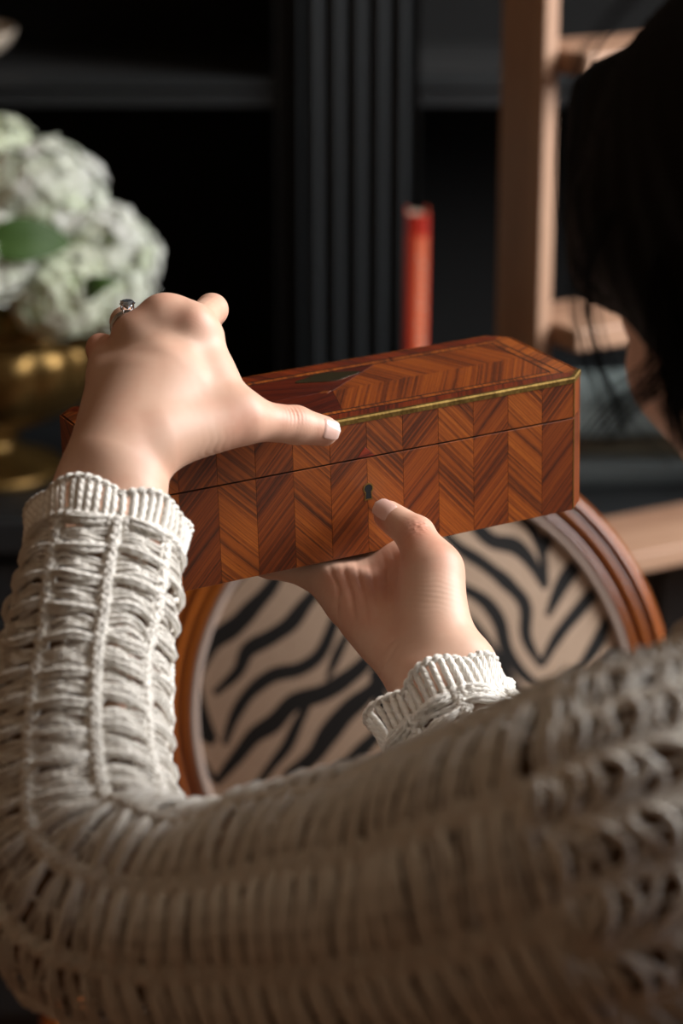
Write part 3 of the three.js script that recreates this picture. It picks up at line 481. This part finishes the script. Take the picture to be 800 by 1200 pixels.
const boundsOf = (hand, pad) => { const b = new THREE.Box3(); for (const v of Object.values(hand)) for (const p of [].concat(v)) b.expandByPoint(p); return b.expandByScalar(pad); };
const toEye = (p) => EYE.clone().sub(p).normalize();
// --- body joints
const yaw = R(40), FWD = V3(-Math.sin(yaw), 0, -Math.cos(yaw)), RGT = V3(Math.cos(yaw), 0, -Math.sin(yaw)), UP = V3(0, 1, 0);
const SL = at(775, 1000, 0.955), SR = SL.clone().addScaledVector(RGT, 0.33).addScaledVector(UP, -0.01), EL = at(112, 1048, 1.122), ER = at(760, 1180, 1.19);
const NECK = SL.clone().addScaledVector(RGT, 0.165).addScaledVector(UP, 0.05).addScaledVector(FWD, 0.005);
const HEAD = NECK.clone().addScaledVector(UP, 0.151).addScaledVector(FWD, 0.08).addScaledVector(RGT, 0.006);
const HIP = V3(NECK.x, 0.72, NECK.z).addScaledVector(FWD, -0.03);
const body = (x) => NECK.clone().addScaledVector(RGT, x[0]).addScaledVector(FWD, x[2]).setY(x[1]);
function bodyField() {
  const parts = [
    cap(body([-0.1, SL.y - 0.03, 0]), body([0.1, SL.y - 0.03, 0]), 0.062), cap(body([-0.06, 1.02, 0.015]), body([0.06, 1.02, 0.015]), 0.09), cap(body([-0.045, 0.88, 0]), body([0.045, 0.88, 0]), 0.085), cap(body([-0.07, 0.72, -0.02]), body([0.07, 0.72, -0.02]), 0.1),
    cap(body([-0.06, SL.y - 0.1, 0.07]), body([-0.06, SL.y - 0.1, 0.071]), 0.055), cap(body([0.06, SL.y - 0.1, 0.07]), body([0.06, SL.y - 0.1, 0.071]), 0.055),
    cap(NECK.clone().addScaledVector(UP, -0.05), HEAD.clone().addScaledVector(UP, -0.05).addScaledVector(FWD, -0.03), 0.052, 0.047),
    cap(SL, EL, 0.043, 0.033), cap(SR, ER, 0.043, 0.036), cap(ER, RH.foreA.clone().lerp(RH.foreB, 0.5), 0.035, 0.028),
  ];
  for (const s of [-1, 1]) parts.push(cap(body([s * 0.085, 0.7, -0.02]), body([s * 0.085, 0.4, 0]), 0.075, 0.05), cap(body([s * 0.085, 0.4, 0]), body([s * 0.085, 0.07, -0.02]), 0.05, 0.033), cap(body([s * 0.085, 0.035, -0.03]), body([s * 0.09, 0.03, 0.14]), 0.034, 0.028));
  const main = blend(parts, 0.04), fore = cap(EL, LH.foreA.clone().lerp(LH.foreB, 0.5), 0.031, 0.028);
  return (x, y, z) => smin(main(x, y, z), fore(x, y, z), 0.012);
}
const tilt = V3(-0.22, -0.2, -0.35).normalize(), HR = tilt.clone().cross(UP).normalize(), HU = HR.clone().cross(tilt).normalize();
const hd = (r, u, f) => HEAD.clone().addScaledVector(HR, r).addScaledVector(HU, u).addScaledVector(tilt, f), HB = [HR, HU, tilt];
function headField() {
  const k = [ell(hd(0, 0.025, -0.012), V3(0.074, 0.09, 0.092), HB), ell(hd(0, -0.04, 0.03), V3(0.058, 0.072, 0.06), HB), cap(hd(0, -0.098, 0.062), hd(0, -0.098, 0.063), 0.021), cap(hd(-0.05, -0.075, 0.0), hd(-0.012, -0.1, 0.058), 0.016), cap(hd(0.05, -0.075, 0.0), hd(0.012, -0.1, 0.058), 0.016), cap(hd(-0.034, -0.03, 0.062), hd(-0.034, -0.03, 0.063), 0.02), cap(hd(0.034, -0.03, 0.062), hd(0.034, -0.03, 0.063), 0.02), cap(hd(-0.03, 0.012, 0.076), hd(0.03, 0.012, 0.076), 0.012)];
  const base = blend(k, 0.022), nose = chain([hd(0, 0.005, 0.084), hd(0, -0.03, 0.104), hd(0, -0.038, 0.1)], [0.007, 0.0095, 0.009]), wings = [hd(-0.011, -0.037, 0.094), hd(0.011, -0.037, 0.094)].map((p) => cap(p, p, 0.0075)), lips = [chain([hd(-0.02, -0.066, 0.078), hd(0, -0.062, 0.09), hd(0.02, -0.066, 0.078)], [0.004, 0.0065, 0.004]), chain([hd(-0.018, -0.069, 0.078), hd(0, -0.073, 0.087), hd(0.018, -0.069, 0.078)], [0.004, 0.007, 0.004])];
  const ears = [-1, 1].map((s) => ell(hd(s * 0.077, -0.015, -0.005), V3(0.009, 0.031, 0.019), HB)), lids = [-1, 1].map((s) => ell(hd(s * 0.031, -0.004, 0.075), V3(0.014, 0.009, 0.009), HB)), neck = cap(HEAD.clone().addScaledVector(UP, -0.04).addScaledVector(FWD, -0.03), NECK, 0.047, 0.052);
  return (x, y, z) => { let d = base(x, y, z); d = smin(d, neck(x, y, z), 0.03); d = smin(d, nose(x, y, z), 0.008); for (const w of wings) d = smin(d, w(x, y, z), 0.006); for (const w of lips) d = smin(d, w(x, y, z), 0.004); for (const w of ears) d = smin(d, w(x, y, z), 0.006); for (const w of lids) d = smin(d, w(x, y, z), 0.006); return d; };
}
{
  const dirOf = (a, b) => b.clone().sub(a).normalize();
  const lt = dirOf(LH.thumb[1], LH.thumb[2]), rt = dirOf(RH.thumb[1], RH.thumb[2]), side = (p, d) => toEye(p).cross(d).normalize();
  const bl = boundsOf(LH, 0.032), gl = surfaceNet(leftHand(), bl.min, bl.max, 0.0011);
  const ipL = at(343, 484, 1.322), ipR = at(490, 617, 1.357), web = at(240, 524, 1.297);
  creases(gl, [{ c: ipL, along: side(ipL, lt), step: lt, pitch: 0.0026, depth: 0.00075, R: 0.0055 }, { c: web, along: V3(0, 1, 0), step: dirOf(at(200, 520, 1.3), at(280, 515, 1.3)), pitch: 0.0044, depth: 0.00035, R: 0.011 }]);
  skinColours(gl, [[at(224, 376, 1.312), 0.009, 0.4], [at(344, 486, 1.322), 0.013, 0.4], [at(383, 512, 1.335), 0.009, 0.4], [at(190, 362, 1.32), 0.009, 0.35], [at(158, 383, 1.315), 0.009, 0.3], [LH.little[1], 0.012, 0.9], [at(285, 488, 1.3), 0.016, 0.3], [LH.index[1], 0.013, 0.35]]);
  const br = boundsOf(RH, 0.032), gr = surfaceNet(rightHand(), br.min, br.max, 0.0011);
  creases(gr, [{ c: ipR, along: side(ipR, rt), step: rt, pitch: 0.0027, depth: 0.0008, R: 0.006 }, { c: at(512, 705, 1.335), along: V3(1, 0, 0), step: dirOf(at(515, 690, 1.34), at(508, 735, 1.334)), pitch: 0.0032, depth: 0.00022, R: 0.012 }, { c: at(465, 770, 1.33), along: V3(1, 0, 0), step: dirOf(at(440, 700, 1.36), at(480, 800, 1.32)), pitch: 0.009, depth: 0.0009, R: 0.012 }, { c: at(415, 690, 1.37), along: V3(0, 1, 0), step: dirOf(at(395, 700, 1.37), at(450, 690, 1.37)), pitch: 0.0075, depth: 0.0016, R: 0.022 }]);
  skinColours(gr, [[ipR, 0.011, 0.5], [at(445, 612, 1.378), 0.01, 0.75], [at(525, 655, 1.345), 0.013, 0.45], [at(430, 700, 1.37), 0.03, 0.35], [at(500, 650, 1.35), 0.015, 0.25]]);
  const lo = V3(-0.25, 0, -1.35), hi = V3(0.62, 1.42, -0.72), gb = surfaceNet(bodyField(), lo, hi, 0.011); gb.computeVertexNormals(); skinColours(gb, []);
  const bh = new THREE.Box3().setFromCenterAndSize(HEAD, V3(0.34, 0.42, 0.34)); bh.min.y -= 0.03; const gh = surfaceNet(headField(), bh.min, bh.max, 0.0042); gh.computeVertexNormals(); skinColours(gh, [[hd(0, -0.068, 0.088), 0.014, 0.9], [hd(-0.045, -0.03, 0.06), 0.03, 0.35], [hd(0.045, -0.03, 0.06), 0.03, 0.35]]);
  part(person, 'body', mergeGeometries([gl, gr, gb, gh]), skin);
  // thumb nails: thin curved plates
  const nailM = phys(0xe0c4b8, 0.25, { clearcoat: 0.6, clearcoatRoughness: 0.15 });
  const nail = (c, dir, nrm, len, wid, curve) => {
    const f = dir.clone(), n = nrm.clone().addScaledVector(f, -nrm.dot(f)).normalize(), s = f.clone().cross(n), pos = [], idx = [], col = [], N = 14;
    for (const lay of [0, -0.0005]) for (let i = 0; i <= N; i++) for (let j = 0; j <= N; j++) {
      const a = i / N * 2 - 1, b = j / N * 2 - 1, round = Math.sqrt(Math.max(0, 1 - Math.pow(Math.abs(a), 4))), th = b * round * wid / 2 / curve;
      const p = c.clone().addScaledVector(f, a * len / 2 - 0.001 * a * a * 0).addScaledVector(s, Math.sin(th) * curve).addScaledVector(n, (Math.cos(th) - 1) * curve - 0.0016 * (a * 0.5 + 0.5) ** 2 - 0.0016 * Math.max(0, -a - 0.45) ** 2 * 3.3 + lay);
      pos.push(p.x, p.y, p.z); const t = sstep(0.62, 0.8, a), k = sstep(-0.95, -0.7, a); const cc = mixc(mixc([1, 0.93, 0.9], [1, 0.86, 0.82], k), [1.02, 1.04, 1.06], t); col.push(...cc);
    }
    const Q = (N + 1) * (N + 1); for (let i = 0; i < N; i++) for (let j = 0; j < N; j++) { const o = i * (N + 1) + j; idx.push(o, o + 1, o + N + 1, o + 1, o + N + 2, o + N + 1); idx.push(Q + o, Q + o + N + 1, Q + o + 1, Q + o + 1, Q + o + N + 1, Q + o + N + 2); }
    for (let i = 0; i < N; i++) for (const [x, y] of [[i * (N + 1), (i + 1) * (N + 1)], [(i + 1) * (N + 1) + N, i * (N + 1) + N], [i + 1, i], [N * (N + 1) + i, N * (N + 1) + i + 1]]) idx.push(x, y, Q + x, y, Q + y, Q + x);
    const g = new THREE.BufferGeometry(); g.setAttribute('position', new THREE.Float32BufferAttribute(pos, 3)); g.setAttribute('color', new THREE.Float32BufferAttribute(col, 3)); g.setIndex(idx); g.computeVertexNormals(); part(person, 'thumbnail', g, nailM);
  };
  nailM.vertexColors = true; nailM.side = THREE.DoubleSide;
  const lN = V3(0.32, 0.42, 0.85).normalize(), ld = dirOf(LH.thumb[2], LH.thumb[3]);
  nail(LH.thumb[3].clone().addScaledVector(ld, 0.0005).addScaledVector(lN.clone().addScaledVector(ld, -lN.dot(ld)).normalize(), 0.0093), ld, lN, 0.0125, 0.0125, 0.0092);
  const rN = V3(0.02, 0.47, 0.86).normalize(), rd = dirOf(RH.thumb[2], RH.thumb[3]);
  nail(RH.thumb[3].clone().addScaledVector(rd, -0.0006).addScaledVector(rN.clone().addScaledVector(rd, -rN.dot(rd)).normalize(), 0.0095), rd, rN, 0.016, 0.013, 0.0095);
  // ring on the left ring finger: two bands and a clear stone in claws
  const a = LH.ring[0], b = LH.ring[1], fd = dirOf(a, b), mid = a.clone().lerp(b, 0.62), silver = std(0xc9ccd0, 0.16, { metalness: 1 });
  const rg = new THREE.Group(); rg.name = 'ring'; rg.position.copy(mid); person.add(rg); rg.userData.label = 'silver ring with clear stone';
  const upN = V3(0.05, 0.95, 0.35), on = upN.addScaledVector(fd, -upN.dot(fd)).normalize(), os = on.clone().cross(fd).normalize();
  rg.quaternion.setFromRotationMatrix(new THREE.Matrix4().makeBasis(os, on, fd));
  part(rg, 'band', new THREE.TorusGeometry(0.0094, 0.0009, 10, 48).translate(0, 0, 0.0012), silver); part(rg, 'band', new THREE.TorusGeometry(0.0094, 0.0008, 10, 48).translate(0, 0, -0.0014), silver);
  const st = new THREE.CylinderGeometry(0.003, 0.0046, 0.0018, 8).translate(0, 0.0009, 0), pv = new THREE.CylinderGeometry(0.0046, 0.0004, 0.0032, 8).translate(0, -0.0016, 0);
  part(rg, 'stone', merge([st, pv]).translate(0, 0.0138, 0.0012), phys(0xaeb4ba, 0.04, { metalness: 0.85, clearcoat: 1, flatShading: true }));
  const claws = []; for (let k = 0; k < 4; k++) { const t = k * Math.PI / 2 + 0.78; claws.push(new THREE.CylinderGeometry(0.0005, 0.0006, 0.0055, 6).translate(Math.cos(t) * 0.0042, 0.0122, Math.sin(t) * 0.0042 + 0.0012)); }
  part(rg, 'claw_setting', merge(claws), silver);
}
// --- crochet: strands of yarn laid over a surface S(u, s, h) (round, along, height)
class Yarn {
  constructor() { this.p = []; this.n = []; this.i = []; this.t = []; }
  strand(pts, ns, r, k = 5) {
    const base = this.p.length / 3, m = pts.length, t = V3(), a = V3(), b = V3(); let run = 0;
    for (let i = 0; i < m; i++) {
      t.copy(pts[Math.min(m - 1, i + 1)]).sub(pts[Math.max(0, i - 1)]).normalize(); a.copy(ns[i]).addScaledVector(t, -ns[i].dot(t)).normalize(); b.copy(t).cross(a); if (i) run += pts[i].distanceTo(pts[i - 1]);
      const rr = typeof r === 'function' ? r(i / (m - 1)) : r;
      for (let j = 0; j < k; j++) { const c = Math.cos(j / k * 6.28318), s = Math.sin(j / k * 6.28318), x = a.x * c + b.x * s, y = a.y * c + b.y * s, z = a.z * c + b.z * s; this.p.push(pts[i].x + x * rr, pts[i].y + y * rr, pts[i].z + z * rr); this.n.push(x, y, z); this.t.push(run * 230, j / k * 2); }
    }
    for (let i = 0; i < m - 1; i++) for (let j = 0; j < k; j++) { const o = base + i * k + j, q = base + i * k + (j + 1) % k; this.i.push(o, q, o + k, q, q + k, o + k); }
  }
  geometry() { const g = new THREE.BufferGeometry(); g.setAttribute('position', new THREE.Float32BufferAttribute(this.p, 3)); g.setAttribute('normal', new THREE.Float32BufferAttribute(this.n, 3)); g.setAttribute('uv', new THREE.Float32BufferAttribute(this.t, 2)); g.setIndex(this.i); return g; }
}
function sleeveSurface(stations, phase) {
  const N = 260, cv = new THREE.CatmullRomCurve3(stations.map((s) => s[0]), false, 'centripetal'), C = cv.getPoints(N), rad = [], len = [0], T = [], A = [], B = [];
  for (let i = 0; i <= N; i++) { const t = i / N * (stations.length - 1), k = Math.min(stations.length - 2, Math.floor(t)), f = t - k, g = (j) => stations[clamp(j, 0, stations.length - 1)][1]; const p0 = g(k - 1), p1 = g(k), p2 = g(k + 1), p3 = g(k + 2); rad.push(0.5 * (2 * p1 + (p2 - p0) * f + (2 * p0 - 5 * p1 + 4 * p2 - p3) * f * f + (3 * p1 - p0 - 3 * p2 + p3) * f * f * f)); if (i) len.push(len[i - 1] + C[i].distanceTo(C[i - 1])); }
  for (let i = 0; i <= N; i++) { const t = C[Math.min(N, i + 1)].clone().sub(C[Math.max(0, i - 1)]).normalize(); T.push(t); const ref = i ? A[i - 1] : toEye(C[0]); const a = ref.clone().addScaledVector(t, -ref.dot(t)).normalize(); A.push(a); B.push(t.clone().cross(a)); }
  const L = len[N], S = (u, s, h = 0, out = V3(), nrm = V3()) => {
    let i = 0; if (s > 0) { let lo = 0, hi = N; while (hi - lo > 1) { const m = (lo + hi) >> 1; len[m] <= s ? lo = m : hi = m; } i = Math.min(lo, N - 1); }
    const f = (s - len[i]) / (len[i + 1] - len[i] || 1), th = u * 6.283185 + phase, c = Math.cos(th), q = Math.sin(th), j = Math.min(N, i + 1), ff = clamp(f, 0, 1);
    nrm.set(0, 0, 0).addScaledVector(A[i], c * (1 - ff)).addScaledVector(A[j], c * ff).addScaledVector(B[i], q * (1 - ff)).addScaledVector(B[j], q * ff).normalize();
    const fold = 0.0035 * (noise3(u < 0.5 ? u * 8 : (1 - u) * 8, s * 22, 0, 21) - 0.5) * 2;
    return out.copy(C[i]).lerp(C[j], ff).addScaledVector(T[i], s < 0 ? s : 0).addScaledVector(nrm, lerp(rad[i], rad[j], ff) + fold + h);
  };
  const bend = (s) => { const i = clamp(Math.round(s / L * N), 9, N - 9); return sstep(0.2, 0.9, T[i - 8].angleTo(T[i + 8])); };
  return { S, L, bend, around: (s) => 6.283 * rad[clamp(Math.round(s / L * N), 0, N)] };
}
function crochet(y, { S, around }, bands, s0, s1, pitch) {
  const wu = (u, s) => u + 0.0035 * (noise3(s * 60, 3, u * 3, 31) - 0.5), ws = (u, s) => s + 0.0045 * (noise3(s * 45, Math.sin(u * 6.2832) * 3, Math.cos(u * 6.2832) * 3, 32) - 0.5);
  const line = (f, n, r) => { const pts = [], ns = []; for (let i = 0; i <= n; i++) { const [u, s, h] = f(i / n), nn = V3(); pts.push(S(wu(u, s), ws(u, s), h, V3(), nn)); ns.push(nn); } y.strand(pts, ns, r); };
  for (let b = 0; b < bands; b++) {
    const u0 = b / bands, du = 1 / bands, seam = b === 0;
    // the row between two bands: chain loops side by side
    for (const [o, hh, r] of [[-0.075, -0.0006, 0.0016], [-0.02, seam ? 0.0022 : 0.0008, 0.0017], [0.03, seam ? 0.0022 : 0.0008, 0.0017], [0.085, -0.0006, 0.0016]]) line((t) => { const s = lerp(s0, s1, t), k = s * 1250 + (o > 0 ? 1.6 : 0) + b; return [u0 + o * du + 0.03 * du * Math.sin(k), s, hh + 0.0008 * Math.cos(k * 2)]; }, Math.round((s1 - s0) / 0.0014), r);
    for (let s = s0 + rnd() * 0.004; s < s1 - 0.004;) {
      const p = pitch(s), sp = p * (0.86 + 0.28 * rnd()), jit = (k) => (rnd() - 0.5) * k, amp = 0.0026 + 0.0018 * rnd(), lean = jit(0.003), bow = 0.0022 + jit(0.0016), w = around(s) * du;
      // raised rib across the band: a bundle of trebles
      const rib = (ds, hh, r, a = amp, nn = 9) => { const e = jit(0.001), f1 = jit(0.0012); line((t) => [u0 + du * lerp(0.06, 0.94, t), s + ds * (0.35 + 0.65 * Math.sin(Math.PI * t)) + e + lean * (t - 0.5) + (4 * t * (1 - t) - 0.5) * bow + f1 * Math.sin(t * 6.28), hh + a * Math.pow(Math.sin(Math.PI * t), 0.7)], nn, (t) => r * (0.9 + 0.16 * Math.sin(t * 25 + ds * 4000))); };
      const g = p < 0.013 ? 1.3 : 1; const wd = p < 0.013 ? 1.35 : 1; rib(-0.0021 * wd, 0, 0.0013 * g, amp * g); rib(0.0002, 0.0009, 0.00145 * g, amp * g); rib(0.0024 * wd, 0, 0.0013 * g, amp * g);
      // thinner, lower stitches up to the next rib, crossing and fanning
      const n = Math.max(1, Math.round((sp - 0.0052) / 0.0029)), fan = (b + Math.floor(s * 50)) % 2 ? 1 : -1;
      for (let k = 0; k < n; k++) { const q = (k + 0.5) / n, a = 0.0042 + q * (sp - 0.0084), x = (q - 0.5) * sp * 0.28 * fan + jit(0.0022), e = jit(0.0012), r = 0.00118 + jit(0.0003), h0 = -0.0004 + jit(0.001); line((t) => [u0 + du * lerp(0.08, 0.92, t), s + a + x * (t - 0.5) * 2 + e, h0 + 0.0014 * Math.sin(Math.PI * t) + 0.0007 * Math.sin(t * 9 + k)], 7, (t) => r * (1 + 0.2 * Math.sin(t * 22 + k))); }
      // a slack chain along the middle of the band and knots where the rib starts
      const c0 = 0.5 + jit(0.16), e1 = jit(0.05); line((t) => [u0 + du * (c0 + e1 * Math.sin(t * 7)), s + t * sp, lerp(0.0006, -0.0006, Math.sin(Math.PI * t))], 5, 0.0013);
      for (const e of [0.1, 0.9]) line((t) => [u0 + du * (e + 0.035 * Math.cos(t * 6)), s + 0.003 * Math.sin(t * 6), 0.0008], 6, 0.0013);
      void w; s += sp;
    }
  }
}
function cuff(y, { S }, posts, scallops, lenOut, lenIn, ruffle) {
  const edge = (u) => lenOut * (0.45 + 0.55 * Math.pow(Math.abs(Math.sin(Math.PI * u * scallops)), 0.6) + 0.16 * Math.sin(u * 17)), flare = (u, t) => ruffle * t * t * (0.55 + 0.45 * Math.cos(2 * Math.PI * u * scallops + 2.6));
  const put = (list, r, k = 6) => { const pts = [], ns = []; for (const [u, s, h] of list) { const q = V3(); pts.push(S(u, s, h, V3(), q)); ns.push(q); } y.strand(pts, ns, r, k); };
  for (let i = 0; i < posts; i++) { const u = (i + 0.5 + 0.25 * (rnd() - 0.5)) / posts, e = edge(u), l = [], a = 0.0006 * rnd(), R0 = 0.0019 + 0.0004 * rnd(); for (let k = 0; k <= 8; k++) { const t = k / 8; l.push([u + 0.0012 * Math.sin(i * 7 + t * 2), lerp(lenIn, -e, t), 0.0006 + a + flare(u, t) + 0.0014 * Math.sin(Math.PI * t)]); } put(l, (t) => R0 * (0.85 + 0.2 * Math.sin(Math.PI * t) + 0.12 * Math.sin(t * 24 + i))); }
  const n = posts * 6;
  for (const [f, h, r] of [[0.97, 0.0002, 0.0019], [0.9, 0.0016, 0.0014]]) { const l = []; for (let i = 0; i <= n; i++) { const u = i / n; l.push([u, -edge(u) * f + 0.0006 * Math.sin(i * 1.05), h + flare(u, 1) + 0.0007 * Math.cos(i * 1.05)]); } put(l, r); }
  for (const [o, h, r] of [[0, 0.0016, 0.002], [0.003, 0.0004, 0.0017], [-0.003, 0.0006, 0.0014]]) { const l = []; for (let i = 0; i <= n; i++) l.push([i / n, lenIn + o + 0.0008 * Math.sin(i * 1.1 + o * 900) + 0.0012 * Math.sin(i / n * 40), h + 0.0008 * Math.cos(i * 1.1)]); put(l, r); }
}
{
  const ply = dataTexture(64, 32, (u, v) => { const t = Math.pow(Math.abs(Math.sin(Math.PI * (u + v))), 0.6) * 255; return [t, t, t]; }, false);
  const wool = phys(0xf2ede4, 0.92, { bumpMap: ply, bumpScale: 0.0006, sheen: 0.3, sheenColor: new THREE.Color(0.9, 0.85, 0.78), sheenRoughness: 0.6 });
  const sweater = new THREE.Group(); sweater.name = 'sweater'; person.add(sweater); sweater.userData.label = 'cream crochet sweater';
  const left = sleeveSurface([[at(121, 638, 1.252), 0.040], [at(114, 690, 1.236), 0.041], [at(104, 750, 1.217), 0.0415], [at(92, 850, 1.185), 0.0435], [at(92, 955, 1.153), 0.047], [at(118, 1050, 1.122), 0.0545], [at(235, 1090, 1.092), 0.0555], [at(400, 1085, 1.05), 0.062], [at(550, 1066, 1.01), 0.068], [at(680, 1032, 0.975), 0.072], [at(785, 1003, 0.958), 0.076], [at(870, 985, 0.966), 0.077], [at(950, 965, 0.988), 0.074], [at(1030, 940, 1.022), 0.066]], -0.12);
  const yl = new Yarn(); crochet(yl, left, 9, 0.012, left.L * 0.8, (s) => lerp(0.019, 0.0115, sstep(0.18, 0.28, s))); crochet(yl, left, 20, left.L * 0.785, left.L, () => 0.0062); part(sweater, 'sleeve', yl.geometry(), wool);
  const yc = new Yarn(); cuff(yc, left, 62, 7, 0.009, 0.012, 0.004); part(sweater, 'cuff', yc.geometry(), wool);
  const sr = SR.clone(), right = sleeveSurface([[at(526, 834, 1.311), 0.0345], [at(548, 880, 1.296), 0.0395], [at(590, 955, 1.27), 0.043], [at(660, 1060, 1.235), 0.046], [ER.clone(), 0.053], [ER.clone().lerp(sr, 0.35).addScaledVector(FWD, 0.01), 0.056], [ER.clone().lerp(sr, 0.7), 0.064], [sr, 0.074], [sr.clone().addScaledVector(RGT, -0.08).addScaledVector(UP, 0.03), 0.07]], 0.5);
  const yr = new Yarn(); crochet(yr, right, 9, 0.012, right.L, () => 0.0135); part(sweater, 'sleeve', yr.geometry(), wool);
  const yd = new Yarn(); cuff(yd, right, 50, 6, 0.009, 0.013, 0.007); part(sweater, 'cuff', yd.geometry(), wool);
  const shadedBackingM = std(0x8a6c54, 0.95), shaded_backing = (sf, s0, s1) => { const pos = [], idx = [], n = 120, m = 40; for (let i = 0; i <= n; i++) for (let j = 0; j <= m; j++) { const ss = lerp(s0, s1, i / n), q = sf.S(j / m, ss, -0.0062 - 0.016 * (sf.bend ? sf.bend(ss) : 0)); pos.push(q.x, q.y, q.z); } for (let i = 0; i < n; i++) for (let j = 0; j < m; j++) { const a0 = i * (m + 1) + j, b0 = a0 + m + 1; idx.push(a0, a0 + 1, b0, b0, a0 + 1, b0 + 1); } const g = new THREE.BufferGeometry(); g.setAttribute('position', new THREE.Float32BufferAttribute(pos, 3)); g.setIndex(idx); g.computeVertexNormals(); part(sweater, 'shaded_backing', g, shadedBackingM); };  // added brown sheet; its tone stands for shaded skin behind the stitches
  shaded_backing(left, 0.014, left.L); shaded_backing(right, 0.014, right.L);
  // body of the sweater: rings from the hem to the neckline
  const rows = [[0.7, 0.165, 0.14, 0], [0.8, 0.155, 0.13, 0], [0.92, 0.145, 0.12, 0.01], [1.03, 0.16, 0.13, 0.02], [SL.y - 0.06, 0.175, 0.13, 0.02], [SL.y + 0.01, 0.165, 0.105, 0.01], [SL.y + 0.05, 0.12, 0.082, 0.008], [SL.y + 0.072, 0.078, 0.074, 0.01]];
  const hts = [0]; for (let i = 1; i < rows.length; i++) hts.push(hts[i - 1] + Math.hypot(rows[i][0] - rows[i - 1][0], (rows[i][1] - rows[i - 1][1])));
  const LT = hts[hts.length - 1], torso = { L: LT, around: () => 0.9, S: (u, s, h = 0, out = V3(), nrm = V3()) => { let k = 0; while (k < rows.length - 2 && hts[k + 1] < s) k++; const f = clamp((s - hts[k]) / (hts[k + 1] - hts[k]), 0, 1), q = (j) => lerp(rows[k][j], rows[k + 1][j], f), c = Math.cos(u * 6.2832), d = Math.sin(u * 6.2832), slope = -(rows[k + 1][1] - rows[k][1]) / (hts[k + 1] - hts[k]); nrm.set(0, slope, 0).addScaledVector(RGT, c).addScaledVector(FWD, d).normalize(); return out.set(NECK.x, q(0), NECK.z).addScaledVector(RGT, c * q(1)).addScaledVector(FWD, d * q(2) + q(3) - 0.005).addScaledVector(nrm, h); } };
  const yt = new Yarn(); crochet(yt, torso, 22, 0.01, LT, () => 0.0135); part(sweater, 'bodice', yt.geometry(), wool); shaded_backing(torso, 0.005, LT);
  const yn = new Yarn(); cuff(yn, { S: (u, s, h, o, n) => torso.S(u, LT - s, h, o, n) }, 90, 9, 0.006, 0.01, 0.002); part(sweater, 'neckline', yn.geometry(), wool);
  // long dark skirt to the floor
  const sk = []; for (let i = 0; i <= 24; i++) { const t = i / 24; sk.push(new THREE.Vector2(lerp(0.15, 0.215, Math.pow(1 - t, 0.8)) * (i === 24 ? 0.9 : 1), lerp(0.015, 0.8, t))); }
  const sg = new THREE.LatheGeometry(sk, 96), sp = sg.attributes.position; for (let i = 0; i < sp.count; i++) { const x = sp.getX(i), z = sp.getZ(i), a = Math.atan2(z, x), k = 1 + 0.05 * (1 - sp.getY(i) / 0.8) * Math.sin(a * 14); sp.setXYZ(i, x * k, sp.getY(i), z * k * 0.86); } sg.computeVertexNormals();
  const skirt = part(person, 'skirt', sg, std(0x15161a, 0.85, { side: THREE.DoubleSide })); skirt.position.set(NECK.x, 0, NECK.z); skirt.rotation.y = yaw;
  // hair: cap, side locks and loose strands
  const hm = phys(0x080504, 0.75, { specularIntensity: 0.35 });
  const H = [ell(hd(0, 0.032, -0.02), V3(0.094, 0.101, 0.107), HB), cap(hd(-0.07, 0.03, 0.02), hd(-0.073, -0.055, -0.02), 0.026, 0.016), cap(hd(0.07, 0.03, 0.02), hd(0.073, -0.055, -0.02), 0.026, 0.016), cap(hd(0, 0, -0.09), hd(0, -0.12, -0.07), 0.055, 0.04), cap(hd(-0.04, 0.09, 0.05), hd(-0.066, 0.02, 0.055), 0.022, 0.014), cap(hd(0.04, 0.09, 0.05), hd(0.066, 0.02, 0.055), 0.022, 0.014)];
  const hf = blend(H, 0.02), face = ell(hd(0, -0.03, 0.1), V3(0.066, 0.085, 0.07), HB), hfield = (x, y, z) => { const q = V3(x, y, z).sub(HEAD); const a = Math.atan2(q.dot(HR), q.dot(tilt)); return Math.max(hf(x, y, z) + 0.0012 * Math.sin(a * 42 + 6 * noise3(x * 30, y * 14, z * 30, 3)), -face(x, y, z)); };
  const bb = new THREE.Box3().setFromCenterAndSize(HEAD, V3(0.42, 0.5, 0.42)), hg = surfaceNet(hfield, bb.min, bb.max, 0.0045); hg.computeVertexNormals();
  const hair = part(person, 'hair', hg, hm, 'dark brown hair');
  const ys = new Yarn();
  for (const [n, r, spread, path] of [[30, 0.0006, 16, [[800, 250, 1.0], [775, 340, 0.995], [772, 420, 0.99], [790, 490, 0.985]]], [26, 0.0005, 20, [[815, 340, 1.0], [793, 400, 0.995], [765, 440, 0.99], [728, 468, 0.985], [697, 505, 0.985]]], [9, 0.0003, 16, [[690, 300, 1.0], [692, 380, 0.99], [725, 465, 0.985], [790, 535, 0.985]]], [44, 0.001, 22, [[830, 360, 1.0], [810, 420, 0.99], [800, 470, 0.985], [812, 520, 0.985]]], [12, 0.0003, 14, [[712, 250, 1.0], [676, 330, 0.99], [690, 420, 0.985], [722, 520, 0.985]]], [10, 0.00025, 14, [[780, -40, 1.0], [690, 60, 0.99], [664, 190, 0.985], [682, 330, 0.985]]]])
    for (let i = 0; i < n; i++) { const ox = (rnd() - 0.5) * spread * 2, oy = (rnd() - 0.5) * spread, f = 0.4 + rnd() * 0.9, cv = new THREE.CatmullRomCurve3(path.map(([a, b, c], k) => at(a + ox * (1 + (f - 0.8) * k * 0.4), b + oy * (1 + k * 0.2), c))), pts = cv.getPoints(14); ys.strand(pts, pts.map(() => V3(0, 0, 1)), (t) => r * (1 - 0.7 * t) * (0.6 + 0.6 * f), 4); }
  stuff(part(hair, 'loose_strands', ys.geometry(), hm));
}
renderer.render(scene, camera);
